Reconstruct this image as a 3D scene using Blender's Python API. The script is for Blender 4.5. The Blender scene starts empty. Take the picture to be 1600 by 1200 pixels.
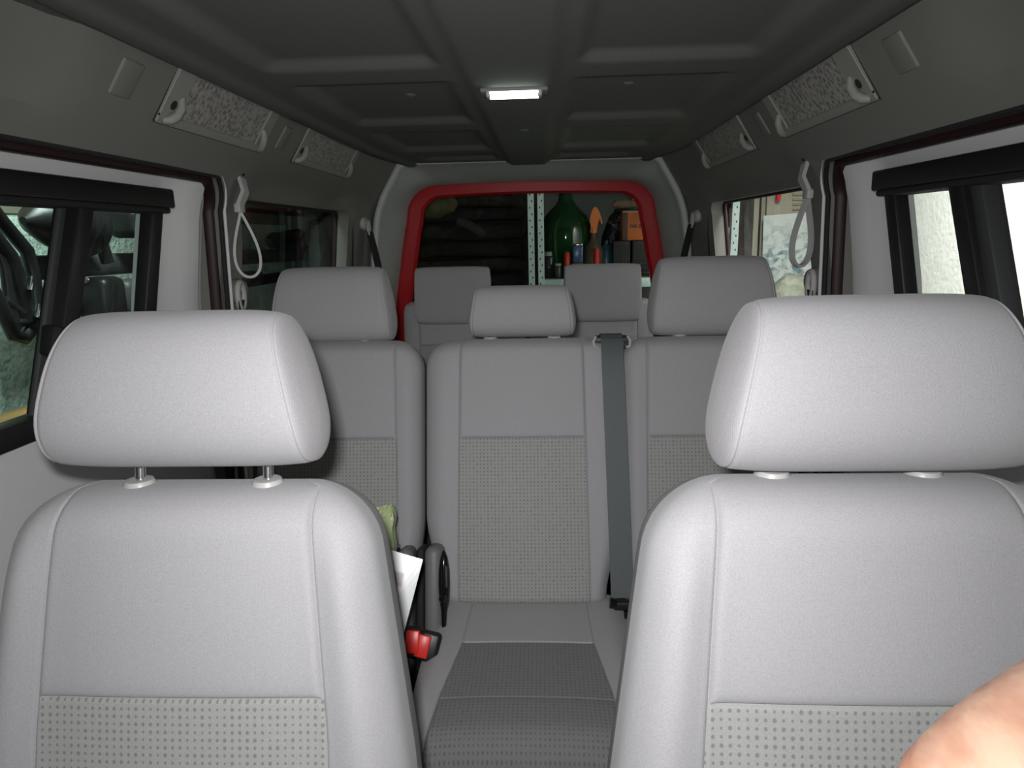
import bpy, bmesh, math, random
from mathutils import Vector, Matrix
random.seed(7)
SC = bpy.context.scene
COL = SC.collection
R = math.radians

# ------------------------------------------------------------------ camera
CAM = Vector((.059, 0, 1.15)); PITCH, YAW, ROLL, F = R(11.8), R(2.76), R(-1.26), 1100.
FW = Vector((-math.sin(YAW)*math.cos(PITCH), math.cos(YAW)*math.cos(PITCH), -math.sin(PITCH)))
_r = Vector((math.cos(YAW), math.sin(YAW), 0)); _u = _r.cross(FW)
RT = math.cos(ROLL)*_r + math.sin(ROLL)*_u; UP = -math.sin(ROLL)*_r + math.cos(ROLL)*_u
cd = bpy.data.cameras.new('camera'); cam = bpy.data.objects.new('camera', cd); COL.objects.link(cam)
cd.sensor_width = 36; cd.lens = 36*F/1600; cd.clip_start = .02; cd.clip_end = 60
cam.matrix_world = Matrix.Translation(CAM) @ Matrix((RT, UP, -FW)).transposed().to_4x4()
SC.camera = cam
def at(px, py, Y):
    d = FW + RT*((px-800)/F) - UP*((py-600)/F)
    return CAM + d*((Y-CAM.y)/d.y)
# ------------------------------------------------------------------ world, lights, exposure
w = bpy.data.worlds.new('world'); SC.world = w; w.use_nodes = True
w.node_tree.nodes['Background'].inputs[0].default_value = (.85, .95, .9, 1)
w.node_tree.nodes['Background'].inputs[1].default_value = .10
def area(name, loc, target, sx, sy, power, colr, spread=180):
    l = bpy.data.lights.new(name, 'AREA'); l.shape = 'RECTANGLE'; l.size = sx; l.size_y = sy
    l.energy = power; l.color = colr; l.spread = R(spread)
    o = bpy.data.objects.new(name, l); COL.objects.link(o); o.location = loc
    o.rotation_euler = (Vector(target)-Vector(loc)).to_track_quat('-Z', 'Y').to_euler()
    return o
area('camera_flash', CAM + UP*.045 + RT*-.03 + FW*.01, CAM + FW*3 - UP*.5 - RT*.04, .035, .022, 6.2, (1, .99, 1), 122)
area('garage_lamp', (1.15, 2.2, 2.38), (1.62, 2.6, .9), .12, 1.2, 58, (1, .99, .95), 110)
area('left_wall_fill', (-1.15, 2.2, 2.38), (-1.7, 2.4, .8), .12, 1.2, 26, (.85, 1, .93), 110)  # added fill light, no real fixture; brightens the left garage wall
SC.view_settings.view_transform = 'Standard'; SC.view_settings.look = 'None'
SC.view_settings.exposure = 0; SC.view_settings.gamma = 1; SC.view_settings.use_curve_mapping = False

# ------------------------------------------------------------------ materials
class NT:
    def __init__(s, name):
        s.m = bpy.data.materials.new(name); s.m.use_nodes = True
        s.t = s.m.node_tree; s.n = s.t.nodes; s.b = s.n['Principled BSDF']
    def new(s, typ, **k):
        n = s.n.new(typ)
        for a, v in k.items():
            if a in n.inputs.keys(): n.inputs[a].default_value = v
            else: setattr(n, a, v)
        return n
    def link(s, a, b): s.t.links.new(a, b)
    def math(s, op, a, b=None, c=None):
        n = s.n.new('ShaderNodeMath'); n.operation = op
        for i, v in enumerate((a, b, c)):
            if v is None: continue
            if isinstance(v, (int, float)): n.inputs[i].default_value = v
            else: s.link(v, n.inputs[i])
        return n.outputs[0]
    def mix(s, fac, a, b):
        n = s.n.new('ShaderNodeMix'); n.data_type = 'RGBA'
        for i, v in ((0, fac), (6, a), (7, b)):
            if isinstance(v, (int, float)): n.inputs[i].default_value = v
            elif isinstance(v, tuple): n.inputs[i].default_value = (*v[:3], 1)
            else: s.link(v, n.inputs[i])
        return n.outputs[2]
def mat(name, c, rough=.6, metal=0, noise=0, nscale=40, bump=0, bscale=200, bdist=.001, **k):
    t = NT(name); b = t.b
    b.inputs['Base Color'].default_value = (*c, 1); b.inputs['Roughness'].default_value = rough; b.inputs['Metallic'].default_value = metal
    tc = t.new('ShaderNodeTexCoord')
    if noise:
        n = t.new('ShaderNodeTexNoise', Scale=nscale, Detail=4.0); t.link(tc.outputs['Object'], n.inputs['Vector'])
        c2 = tuple(min(1, x*(1+noise)) for x in c); c1 = tuple(x*(1-noise) for x in c)
        f = t.math('MULTIPLY_ADD', n.outputs[0], 2.2, -.6)
        f = t.math('MINIMUM', t.math('MAXIMUM', f, 0.), 1.)
        t.link(t.mix(f, c1, c2), b.inputs['Base Color'])
    if bump:
        n = t.new('ShaderNodeTexNoise', Scale=bscale, Detail=3.0); t.link(tc.outputs['Object'], n.inputs['Vector'])
        bp = t.new('ShaderNodeBump', Strength=bump, Distance=bdist); t.link(n.outputs[0], bp.inputs['Height']); t.link(bp.outputs[0], b.inputs['Normal'])
    for a, v in k.items():
        b.inputs[a.replace('_', ' ')].default_value = v
    return t.m
def fabric(name, c, dots=False, c2=None, cell=.0085):
    t = NT(name); b = t.b; b.inputs['Roughness'].default_value = .9
    b.inputs['Specular IOR Level'].default_value = .15
    b.inputs['Sheen Weight'].default_value = .12; b.inputs['Sheen Roughness'].default_value = .45
    tc = t.new('ShaderNodeTexCoord')
    n = t.new('ShaderNodeTexNoise', Scale=900., Detail=2.0); t.link(tc.outputs['Object'], n.inputs['Vector'])
    f = t.math('MINIMUM', t.math('MAXIMUM', t.math('MULTIPLY_ADD', n.outputs[0], 3., -1.), 0.), 1.)
    col = t.mix(f, tuple(x*.90 for x in c), tuple(min(1, x*1.09) for x in c))
    wv = t.new('ShaderNodeTexWave', Scale=260.); t.link(tc.outputs['Object'], wv.inputs['Vector'])
    h = t.math('ADD', n.outputs[0], t.math('MULTIPLY', wv.outputs['Fac'], .35))
    if dots:
        sp = t.new('ShaderNodeSeparateXYZ'); t.link(tc.outputs['UV'], sp.inputs[0])
        u = t.math('DIVIDE', sp.outputs[0], cell); v = t.math('DIVIDE', sp.outputs[1], cell)
        fu = t.math('SUBTRACT', t.math('FRACT', u), .5); fv = t.math('SUBTRACT', t.math('FRACT', v), .5)
        cb = t.new('ShaderNodeCombineXYZ'); t.link(t.math('FLOOR', u), cb.inputs[0]); t.link(t.math('FLOOR', v), cb.inputs[1])
        wn = t.new('ShaderNodeTexWhiteNoise', noise_dimensions='2D'); t.link(cb.outputs[0], wn.inputs['Vector'])
        rad = t.math('MULTIPLY_ADD', wn.outputs[0], .10, .20)
        d = t.math('SQRT', t.math('ADD', t.math('MULTIPLY', fu, fu), t.math('MULTIPLY', t.math('MULTIPLY', fv, fv), .75)))
        msk = t.math('MINIMUM', t.math('MAXIMUM', t.math('MULTIPLY', t.math('SUBTRACT', rad, d), 9.), 0.), 1.)
        msk = t.math('MULTIPLY', msk, .85)
        col = t.mix(msk, col, c2)
    t.link(col, b.inputs['Base Color'])
    bp = t.new('ShaderNodeBump', Strength=.35, Distance=.0006); t.link(h, bp.inputs['Height']); t.link(bp.outputs[0], b.inputs['Normal'])
    return t.m
def glass(name, tint, refl=.05):
    t = NT(name); t.n.remove(t.b); out = t.n['Material Output']
    tr = t.new('ShaderNodeBsdfTransparent'); tr.inputs[0].default_value = (*tint, 1)
    gl = t.new('ShaderNodeBsdfGlossy'); gl.inputs['Roughness'].default_value = .02
    lw = t.new('ShaderNodeLayerWeight', Blend=.5)
    fr_ = t.math('MULTIPLY_ADD', t.math('POWER', lw.outputs['Facing'], 5.), .5, .02)
    mx = t.new('ShaderNodeMixShader'); t.link(fr_, mx.inputs[0]); t.link(tr.outputs[0], mx.inputs[1]); t.link(gl.outputs[0], mx.inputs[2])
    t.link(mx.outputs[0], out.inputs[0]); return t.m
def emit(name, c, s):
    m = mat(name, c, .3); b = m.node_tree.nodes['Principled BSDF']
    b.inputs['Emission Color'].default_value = (*c, 1); b.inputs['Emission Strength'].default_value = s; return m

M = {}
FAB = (.375, .370, .380)
M['fabric'] = fabric('grey_seat_fabric', FAB)
M['fabric_cap'] = fabric('grey_side_fabric', (.385, .375, .385))
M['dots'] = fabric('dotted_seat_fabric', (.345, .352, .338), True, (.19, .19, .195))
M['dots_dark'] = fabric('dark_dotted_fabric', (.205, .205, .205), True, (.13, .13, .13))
M['back'] = mat('grey_backrest_shell', (.25, .25, .25), .7)
M['trim'] = mat('grey_trim_plastic', (.22, .22, .199), .65, bump=.15, bscale=500, bdist=.0004)
M['trim_light'] = mat('light_trim_plastic', (.50, .50, .485), .5, bump=.1, bscale=500, bdist=.0004)
M['liner'] = mat('grey_headliner_felt', (.145, .15, .133), .95, noise=.08, nscale=300, bump=.3, bscale=600, bdist=.0005)
M['paint'] = mat('pale_door_panel', (.80, .80, .80), .45)
M['black'] = mat('black_plastic', (.012, .012, .013), .4)
M['black_gloss'] = mat('glossy_black_plastic', (.008, .008, .008), .12)
M['black_soft'] = mat('black_rubber', (.02, .018, .018), .8)
M['darkgrey'] = mat('charcoal_plastic', (.05, .052, .052), .5)
M['seal'] = mat('maroon_door_seal', (.022, .006, .008), .5)
M['red'] = mat('red_body_paint', (.55, .010, .014), .3, Coat_Weight=.2)
M['chrome'] = mat('chrome_steel', (.8, .8, .8), .18, 1)
M['netframe'] = mat('net_frame_plastic', (.33, .33, .30), .55)
M['hatch_trim'] = mat('pale_hatch_trim', (.60, .64, .62), .55, bump=.1, bscale=500, bdist=.0004)
M['hinge'] = mat('mid_grey_hinge_plastic', (.17, .17, .165), .5)
M['sleeve'] = mat('pale_grey_sleeve', (.42, .42, .41), .4)
M['belt'] = mat('grey_belt_webbing', (.105, .118, .118), .65, bump=.4, bscale=700, bdist=.0006)
M['belt_dark'] = mat('dark_belt_webbing', (.03, .032, .034), .6)
M['buckle_red'] = mat('red_buckle_button', (.75, .03, .02), .35)
M['glass'] = glass('tinted_window_glass', (.88, .93, .91))
M['glass_r'] = glass('clear_window_glass', (.93, .96, .94))
M['carpet'] = mat('dark_floor_carpet', (.035, .035, .035), .95, bump=.5, bscale=300)
M['skin'] = None

def netmat():
    t = NT('woven_net'); b = t.b; b.inputs['Roughness'].default_value = .8
    tc = t.new('ShaderNodeTexCoord'); v = t.new('ShaderNodeTexVoronoi', Scale=95.); t.link(tc.outputs['Object'], v.inputs['Vector'])
    f = t.math('MINIMUM', t.math('MULTIPLY', v.outputs['Distance'], 1.6), 1.)
    t.link(t.mix(f, (.12, .115, .105), (.40, .39, .36)), b.inputs['Base Color'])
    bp = t.new('ShaderNodeBump', Strength=.8, Distance=.002); t.link(v.outputs['Distance'], bp.inputs['Height']); t.link(bp.outputs[0], b.inputs['Normal'])
    return t.m
NET = netmat()

# ------------------------------------------------------------------ helpers
def tag(o, label=None, cat=None, group=None, kind=None):
    if label: o['label'] = label
    if cat: o['category'] = cat
    if group: o['group'] = group
    if kind: o['kind'] = kind
    return o
def empty(name, loc=(0, 0, 0), label=None, cat=None, group=None):
    o = bpy.data.objects.new(name, None); COL.objects.link(o); o.location = loc; o.empty_display_size = .05
    return tag(o, label, cat, group)
def meshobj(name, verts, faces, m, parent=None, smooth=True, uv=None, local=False):
    off = Vector((0, 0, 0))
    p = parent
    if not local:
        while p is not None: off += p.location; p = p.parent
    me = bpy.data.meshes.new(name)
    me.from_pydata([tuple(Vector(v)-off) for v in verts], [], faces)
    if uv:
        l = me.uv_layers.new(name='UVMap')
        for lp in me.loops: l.data[lp.index].uv = uv[lp.vertex_index]
    me.materials.append(m)
    for pl in me.polygons: pl.use_smooth = smooth
    o = bpy.data.objects.new(name, me); COL.objects.link(o)
    if parent: o.parent = parent
    return o
def from_bm(name, bm, m, parent=None, smooth=True):
    off = Vector((0, 0, 0)); p = parent
    while p is not None: off += p.location; p = p.parent
    for v in bm.verts: v.co -= off
    bmesh.ops.recalc_face_normals(bm, faces=bm.faces)
    me = bpy.data.meshes.new(name); bm.to_mesh(me); bm.free()
    me.materials.append(m)
    for pl in me.polygons: pl.use_smooth = smooth
    if smooth:
        me.set_sharp_from_angle(angle=R(38))
    o = bpy.data.objects.new(name, me); COL.objects.link(o)
    if parent: o.parent = parent
    return o
def frame(d):
    d = Vector(d).normalized(); a = Vector((0, 0, 1)) if abs(d.z) < .9 else Vector((1, 0, 0))
    x = d.cross(a).normalized(); y = x.cross(d).normalized(); return x, y
def add_box(bm, c, s, rot=None, bev=.004, seg=2):
    q = bmesh.new(); bmesh.ops.create_cube(q, size=1)
    for v in q.verts: v.co = Vector((v.co.x*s[0], v.co.y*s[1], v.co.z*s[2]))
    if bev: bmesh.ops.bevel(q, geom=list(q.edges), offset=min(bev, min(s)*.45), segments=seg, affect='EDGES', profile=.5)
    mt = Matrix.Translation(Vector(c)) @ (rot.to_4x4() if rot else Matrix.Identity(4))
    q.transform(mt); _merge(bm, q)
def _merge(bm, q):
    me = bpy.data.meshes.new('tmp'); q.to_mesh(me); q.free(); bm.from_mesh(me); bpy.data.meshes.remove(me)
def box(name, c, s, m, parent=None, rot=None, bev=.004, seg=2):
    bm = bmesh.new(); add_box(bm, c, s, rot, bev, seg); return from_bm(name, bm, m, parent)
def add_tube(bm, pts, r, n=12, caps=True, prof=None, closed=False):
    pts = [Vector(p) for p in pts]; rs = r if isinstance(r, (list, tuple)) else [r]*len(pts)
    rings = []; px = None
    N = len(pts)
    for i, p in enumerate(pts):
        if closed: d = pts[(i+1) % N]-pts[i-1]
        else: d = pts[min(i+1, N-1)]-pts[max(i-1, 0)]
        d.normalize()
        if px is None: x, y = frame(d)
        else:
            x = (px - d*px.dot(d)).normalized(); y = x.cross(d)*-1; y = d.cross(x)
        px = x; y = d.cross(x)
        ring = []
        for k in range(n):
            a = 2*math.pi*k/n
            if prof: q = x*(prof[0]*_se(math.cos(a), .5)) + y*(prof[1]*_se(math.sin(a), .5))
            else: q = x*(rs[i]*math.cos(a)) + y*(rs[i]*math.sin(a))
            ring.append(bm.verts.new(p+q))
        rings.append(ring)
    rng = range(N if closed else N-1)
    for i in rng:
        a, b = rings[i], rings[(i+1) % N]
        for k in range(n): bm.faces.new((a[k], a[(k+1) % n], b[(k+1) % n], b[k]))
    if caps and not closed: bm.faces.new(rings[0]); bm.faces.new(rings[-1])
def _se(v, e): return math.copysign(abs(v)**e, v)
def tube(name, pts, r, m, parent=None, n=12, prof=None, closed=False):
    bm = bmesh.new(); add_tube(bm, pts, r, n, True, prof, closed); return from_bm(name, bm, m, parent)
def strip(name, pts, width_dir, wdt, th, m, parent=None):
    """flat band along pts; width_dir fixed direction(s)"""
    bm = bmesh.new(); rings = []
    N = len(pts); pts = [Vector(p) for p in pts]
    for i, p in enumerate(pts):
        d = (pts[min(i+1, N-1)]-pts[max(i-1, 0)]).normalized()
        wd = Vector(width_dir[i] if isinstance(width_dir, list) else width_dir)
        wd = (wd - d*wd.dot(d)).normalized(); nn = d.cross(wd)
        rings.append([bm.verts.new(p + wd*(a*wdt/2) + nn*(b*th/2)) for a, b in ((-1, -1), (1, -1), (1, 1), (-1, 1))])
    for a, b in zip(rings, rings[1:]):
        for k in range(4): bm.faces.new((a[k], a[(k+1) % 4], b[(k+1) % 4], b[k]))
    bm.faces.new(rings[0]); bm.faces.new(rings[-1])
    return from_bm(name, bm, m, parent)
def lathe(name, prof, c, m, parent=None, n=32, axis=None):
    bm = bmesh.new(); rings = []
    x, y, z = Vector((1, 0, 0)), Vector((0, 1, 0)), Vector((0, 0, 1))
    if axis is not None: z = Vector(axis).normalized(); x, y = frame(z)
    for r, h in prof:
        rings.append([bm.verts.new(Vector(c)+z*h+x*(r*math.cos(2*math.pi*k/n))+y*(r*math.sin(2*math.pi*k/n))) for k in range(n)])
    for a, b in zip(rings, rings[1:]):
        for k in range(n): bm.faces.new((a[k], a[(k+1) % n], b[(k+1) % n], b[k]))
    bm.faces.new(rings[0]); bm.faces.new(rings[-1])
    return from_bm(name, bm, m, parent)
def prism(name, poly, d, m, parent=None, bev=.003):
    """poly: 3-D points of a planar outline, pushed along d"""
    bm = bmesh.new(); vs = [bm.verts.new(p) for p in poly]; f = bm.faces.new(vs)
    r = bmesh.ops.extrude_face_region(bm, geom=[f]); nv = [g for g in r['geom'] if isinstance(g, bmesh.types.BMVert)]
    bmesh.ops.translate(bm, vec=Vector(d), verts=nv)
    if bev:
        es = [e for e in bm.edges if len(e.link_faces) == 2 and e.calc_face_angle(0) > R(35)]
        bmesh.ops.bevel(bm, geom=es, offset=bev, segments=2, affect='EDGES')
    return from_bm(name, bm, m, parent)
def rrect(w0, w1, z0, z1, r, n=8):
    """rounded outline in (x,z): half width w0 at bottom, w1 at top"""
    cs = [((w1, z1), 1, 1), ((w0, z0), 1, -1), ((-w0, z0), -1, -1), ((-w1, z1), -1, 1)]
    out = []
    A = {(1, 1): (90, 0), (1, -1): (0, -90), (-1, -1): (-90, -180), (-1, 1): (180, 90)}
    for (x, z), sx, sz in cs:
        a0, a1 = A[(sx, sz)]
        for k in range(n+1):
            a = R(a0+(a1-a0)*k/n); out.append((x-sx*r+r*math.cos(a), z-sz*r+r*math.sin(a)))
    return out
def resample(poly, n):
    P = [Vector((a, b, 0)) for a, b in poly]; P.append(P[0]); L = [0]
    for a, b in zip(P, P[1:]): L.append(L[-1]+(b-a).length)
    out = []; j = 0
    for k in range(n):
        t = L[-1]*k/n
        while L[j+1] < t: j += 1
        f = (t-L[j])/max(1e-9, L[j+1]-L[j]); q = P[j].lerp(P[j+1], f); out.append((q.x, q.y))
    return out
def sm(a, b, x):
    t = max(0., min(1., (x-a)/(b-a))); return t*t*(3-2*t)
def interp(tab, z):
    if z <= tab[0][0]: return tab[0][1]
    for (a, b), (c, d) in zip(tab, tab[1:]):
        if z <= c: return b+(d-b)*(z-a)/(c-a)
    return tab[-1][1]
def boolcut(o, cutters):
    for c in cutters:
        md = o.modifiers.new('cut', 'BOOLEAN'); md.operation = 'DIFFERENCE'; md.solver = 'EXACT'; md.object = c
    bpy.context.view_layer.update()
    dg = bpy.context.evaluated_depsgraph_get()
    me = bpy.data.meshes.new_from_object(o.evaluated_get(dg)); o.modifiers.clear(); o.data = me
    for pl in me.polygons: pl.use_smooth = True
    me.set_sharp_from_angle(angle=R(30))
    for c in cutters: bpy.data.objects.remove(c)

# ------------------------------------------------------------------ seat upholstery
def pillow(parts, org, H, wfun, T, xs, bands, parent, rec=0., bol=.02, flat=False, topR=.06, botR=.03, cornR=.10, n=5., step=.006, crown=.008, botC=.03):
    """upholstered pad. parts: dict name->(material). bands: [(s_top, partname)] from the bottom up, for the centre of the front.
    xs(s): seam half distance. flat=True lays it down as a cushion (front face up, far end towards -Y)"""
    ps = set()
    for k in range(25): ps.add(-.6+1.2*k/24)
    for sgn in (-1, 1):
        for d in (.004, .008, .014, .022, .034): ps.add(sgn*(.6-d)); ps.add(sgn*(.6+d))
        for k in range(1, 17): ps.add(sgn*(.6+.4*k/16))
    ps = sorted(ps)
    ss = set(H*k/44 for k in range(45))
    for b, _ in bands[:-1]:
        for d in (0, .001, .0025, .004, .007, .011): ss.add(b-d); ss.add(b+d)
    for k in range(1, 9): ss.add(H-topR*(1-math.cos(k*math.pi/18))*.5); ss.add(H-topR*(k/9)**2); ss.add(botR*(k/9)**2)
    ss = sorted(s for s in ss if 0 <= s <= H)
    seams = [b for b, _ in bands[:-1]]
    verts = []; uvs = []
    def end(s, Rr, lo):
        if lo: e = max(0., (Rr-s)/Rr)
        else: e = max(0., (s-(H-Rr))/Rr)
        return math.sqrt(max(1e-5, 1-e*e))
    NP = len(ps)
    cr, sr = math.cos(rec), math.sin(rec)
    for s in ss:
        tf = end(s, topR, False)*end(s, botR, True)
        w = wfun(s) - cornR*(1-end(s, cornR, False)) - botC*(1-end(s, botC, True))
        x_s = min(xs(s), w*.9)
        row = []
        for side in (0, 1):
            for p in (ps if side == 0 else ps[::-1][1:-1]):
                a = abs(p); sg = 1 if p >= 0 else -1
                x = x_s*a/.6 if a <= .6 else x_s+(w-x_s)*math.sin((a-.6)/.4*math.pi/2)
                q = (max(0., 1-min(1., x/w)**n))**(1/n)
                y = T/2*tf*q
                if side == 0:
                    f = sm(0, .09, s)*sm(0, .12, H-s)*.85+.15
                    y += bol*f*math.exp(-((x-(x_s+(w-x_s)*.52))/((w-x_s)*.42))**2)*min(1, tf*1.2)
                    y += crown*(1-(x/w)**2)*tf
                    y -= .0032*math.exp(-((x-x_s)/.0016)**2)*tf
                    inm = sm(0, .008, x_s-x)
                    for k, b in enumerate(seams):
                        y -= .0035*math.exp(-((s-b)/.0018)**2)*inm*tf
                    if seams:
                        y += step*inm*(1-math.exp(-max(0, s-seams[-1])/.006))*tf if s > seams[-1] else 0
                    y = -y
                else: y = y*.8
                X, Yy, Z = x*sg, y, s
                if flat: X, Yy, Z = X, -Z, -Yy
                Y2, Z2 = Yy*cr+Z*sr, -Yy*sr+Z*cr
                row.append((org[0]+X, org[1]+Y2, org[2]+Z2)); uvs.append((x*sg+5, s+5))
        verts.append(row)
    NR = len(verts[0]); allv = [v for r in verts for v in r]
    groups = {}
    def band(sm_):
        for b, nme in bands:
            if sm_ < b: return nme
        return bands[-1][1]
    for i in range(len(ss)-1):
        for k in range(NR):
            k2 = (k+1) % NR
            fc = (i*NR+k, i*NR+k2, (i+1)*NR+k2, (i+1)*NR+k)
            if flat: fc = fc[::-1]
            if k < NP-1:
                pm = (ps[k]+ps[k+1])/2
                key = band((ss[i]+ss[i+1])/2) if abs(pm) < .6 else ('left_bolster' if pm < 0 else 'right_bolster')
            else: key = 'shell'
            groups.setdefault(key, []).append(fc)
    groups['shell'].append(tuple(range(NR))[::-1] if not flat else tuple(range(NR)))
    b0 = (len(ss)-1)*NR
    groups['shell'].append(tuple(range(b0, b0+NR)) if not flat else tuple(range(b0, b0+NR))[::-1])
    made = {}
    for key, fcs in groups.items():
        nm, m = parts[key]
        idx = {}; vv = []; uu = []; ff = []
        for fc in fcs:
            t = []
            for v in fc:
                if v not in idx: idx[v] = len(vv); vv.append(allv[v]); uu.append(uvs[v])
                t.append(idx[v])
            ff.append(tuple(t))
        o = meshobj(nm, vv, ff, m, parent, True, uu); made[key] = o
    return made
def headrest(parent, c, L, ty, hz, tilt=0., trap=.1, n=2.4, capm=None, sharp=6., posts=None, postlen=.1, cap=.80, poff=0.):
    """pad with a wrapped middle and two sewn end caps; L half length, ty half thickness, hz half height"""
    NA, NR = 96, 64
    As = sorted(set([-1+2*k/NA for k in range(NA+1)] + [s*(cap+d) for s in (-1, 1) for d in (-.02, -.012, -.006, 0, .006, .012, .02)] + [s*(1-.2*(k/10)**2) for s in (-1, 1) for k in range(1, 10)]))
    rows = []; ct, st = math.cos(tilt), math.sin(tilt)
    for a in As:
        aa = abs(a)
        q_ = aa/cap
        if q_ <= 1: r = 1-.07*q_**5
        else: r = .93*math.sqrt(max(1e-5, 1-((aa-cap)/(1-cap))**2.2))
        g = .0022*math.exp(-((aa-cap)*L/.0022)**2)
        row = []
        for k in range(NR):
            th = 2*math.pi*k/NR
            y = ty*_se(math.cos(th), 2/n)*r; z = hz*_se(math.sin(th), 2/(n+.2))*(r if q_ > 1 else r**.6) if q_ <= 1 else hz*_se(math.sin(th), 2/(n+.2))*r*(.93**-.4)
            l = math.hypot(y, z) or 1; y -= g*y/l; z -= g*z/l
            y += .15*ty*(z/hz)**2*1.0*(1 if y > 0 else .3)
            zn = z/hz
            x = a*L*(1 - trap*max(0, (zn+1)/2)**1.4 - .05*max(0, (-zn-.3)/.7)**2)*(1-trap*.15*max(0, -y/ty))
            row.append((c[0]+x, c[1]+y*ct+z*st, c[2]-y*st+z*ct))
        rows.append(row)
    allv = [v for r_ in rows for v in r_]
    g = {'m': [], 'l': [], 'r': []}
    for i in range(len(As)-1):
        am = (As[i]+As[i+1])/2; key = 'm' if abs(am) < cap else ('l' if am < 0 else 'r')
        for k in range(NR):
            k2 = (k+1) % NR; g[key].append((i*NR+k, (i+1)*NR+k, (i+1)*NR+k2, i*NR+k2))
    g['l'].append(tuple(range(NR))[::1]); b0 = (len(As)-1)*NR; g['r'].append(tuple(range(b0, b0+NR))[::-1])
    def mk(nm, key, m, par):
        idx = {}; vv = []; ff = []
        for fc in g[key]:
            t = []
            for v in fc:
                if v not in idx: idx[v] = len(vv); vv.append(allv[v])
                t.append(idx[v])
            ff.append(tuple(t))
        bm = bmesh.new(); V = [bm.verts.new(v) for v in vv]
        for f in ff:
            bm.faces.new([V[q] for q in f])
        o = meshobj(nm, vv, ff, m, par, True); bm.free(); return o
    h = mk('headrest', 'm', M['fabric'], parent)
    for key in 'lr': mk('headrest_end_cap', key, M['fabric_cap'], h)
    if posts:
        for sx in (-1, 1):
            x = c[0]+poff+sx*posts; top = Vector((x, c[1]+.01, c[2]-hz*.6)); bot = Vector((x, c[1]-.004, c[2]-hz-postlen))
            tube('headrest_post', [top, bot], .0062, M['chrome'], h, 16)
    return h
def sleeve(parent, c, r=.017, squash=1.0):
    return lathe('post_sleeve', [(.001, .004), (r*.5, .0075), (r*.85, .006), (r, .001), (r, -.004), (r*.6, -.012)], c, M['sleeve'], parent, 28)
PANEL = {'panel': ('backrest_panel', M['fabric']), 'insert': ('dotted_insert', M['dots']), 'left_bolster': ('side_bolster', M['fabric']),
         'right_bolster': ('side_bolster', M['fabric']), 'shell': ('backrest_shell', M['back'])}
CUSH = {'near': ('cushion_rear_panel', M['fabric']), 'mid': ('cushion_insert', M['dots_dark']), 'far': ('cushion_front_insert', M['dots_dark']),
        'left_bolster': ('cushion_bolster', M['fabric']), 'right_bolster': ('cushion_bolster', M['fabric']), 'shell': ('cushion_base', M['back'])}

def front_seat(x, y, zt, label, hy, hz, hc, sins):
    s = empty('front_seat', (x, y, 0), label, 'seat', 'front seats')
    H = .60; rec = R(13); zb = zt-H*math.cos(rec); yb = y+.07-H*math.sin(rec)
    wf = lambda q: interp([(0, .262), (.10, .272), (.28, .255), (.40, .237), (.50, .222), (.56, .212), (H, .205)], q)
    xf = lambda q: interp([(0, .175), (.32, .168), (.48, .156), (H, .146)], q)
    pillow(PANEL, (x, yb, zb), H, wf, .13, xf, [(sins, 'insert'), (9, 'panel')], s, rec, .022, topR=.055, cornR=.075, n=5, crown=.010)
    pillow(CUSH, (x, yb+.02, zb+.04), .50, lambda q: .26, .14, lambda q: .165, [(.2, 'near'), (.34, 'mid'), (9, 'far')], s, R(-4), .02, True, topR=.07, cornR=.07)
    box('seat_base', (x, yb-.20, (zb-.03-.05)/2-.01), (.44, .42, zb-.03+.05-.02), M['darkgrey'], s, bev=.02)
    headrest(s, (x+hc, hy, hz), .170, .066, .092, R(13), .26, 2.35, posts=.079, postlen=.035, cap=.91, poff=-hc+.002)
    for sx in (-1, 1): sleeve(s, (x+.002+sx*.079, hy-.004, zt+.001), .019)
    return s
front_seat(-.357, .74, .865, 'pale grey fabric front seat on the left, chrome posts showing under its raised headrest', .795, .983, -.006, .362)
front_seat(.378, .668, .893, 'pale grey fabric front seat on the right, headrest pushed down beside the bare hand', .735, .993, .016, .382)

# second row: single seat on the left, double bench on the right
def rear_unit(s, x, hw, head, narrow=0, hx=0):
    H = .65; rec = R(15.5); zt = .900; zb = zt-H*math.cos(rec); yb = 1.745-H*math.sin(rec)
    def wf(q): return hw - narrow*(1-sm(.02, .22, q))
    xf = lambda q: interp([(0, hw-.052 if hw < .22 else .156), (H, hw-.062 if hw < .22 else .148)], q)
    pillow(PANEL, (x, yb, zb), H, wf, .13, xf, [(.405, 'insert'), (9, 'panel')], s, rec, .012, topR=.045, cornR=.075, n=5, crown=.008, step=.004)
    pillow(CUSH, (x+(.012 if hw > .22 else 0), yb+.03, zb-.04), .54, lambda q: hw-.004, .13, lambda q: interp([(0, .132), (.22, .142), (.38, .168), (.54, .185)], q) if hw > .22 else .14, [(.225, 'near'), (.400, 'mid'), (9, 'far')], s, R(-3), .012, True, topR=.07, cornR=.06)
    L, hzc, hh, trap = head
    headrest(s, (x+hx, 1.755, hzc), L, .055, hh, R(12), trap, 2.5, posts=.079, postlen=.03, cap=.91)
    for sx in (-1, 1): sleeve(s, (x+hx+sx*.079, 1.735, zt+.002), .018)
s2 = empty('single_seat', (-.447, 1.6, 0), 'single grey second row seat with dotted insert behind the left front seat', 'seat')
rear_unit(s2, -.447, .205, (.162, .992, .095, .18), .02, -.022)
box('seat_base', (-.447, 1.36, .075), (.36, .42, .23), M['darkgrey'], s2, bev=.02)
b2 = empty('second_row_bench', (.2, 1.6, 0), 'grey two-place second row bench with a dotted insert and low middle headrest', 'seat')
rear_unit(b2, .003, .236, (.139, .968, .064, .14), .04)
rear_unit(b2, .449, .208, (.162, .998, .097, .18), .0, .02)
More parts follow.
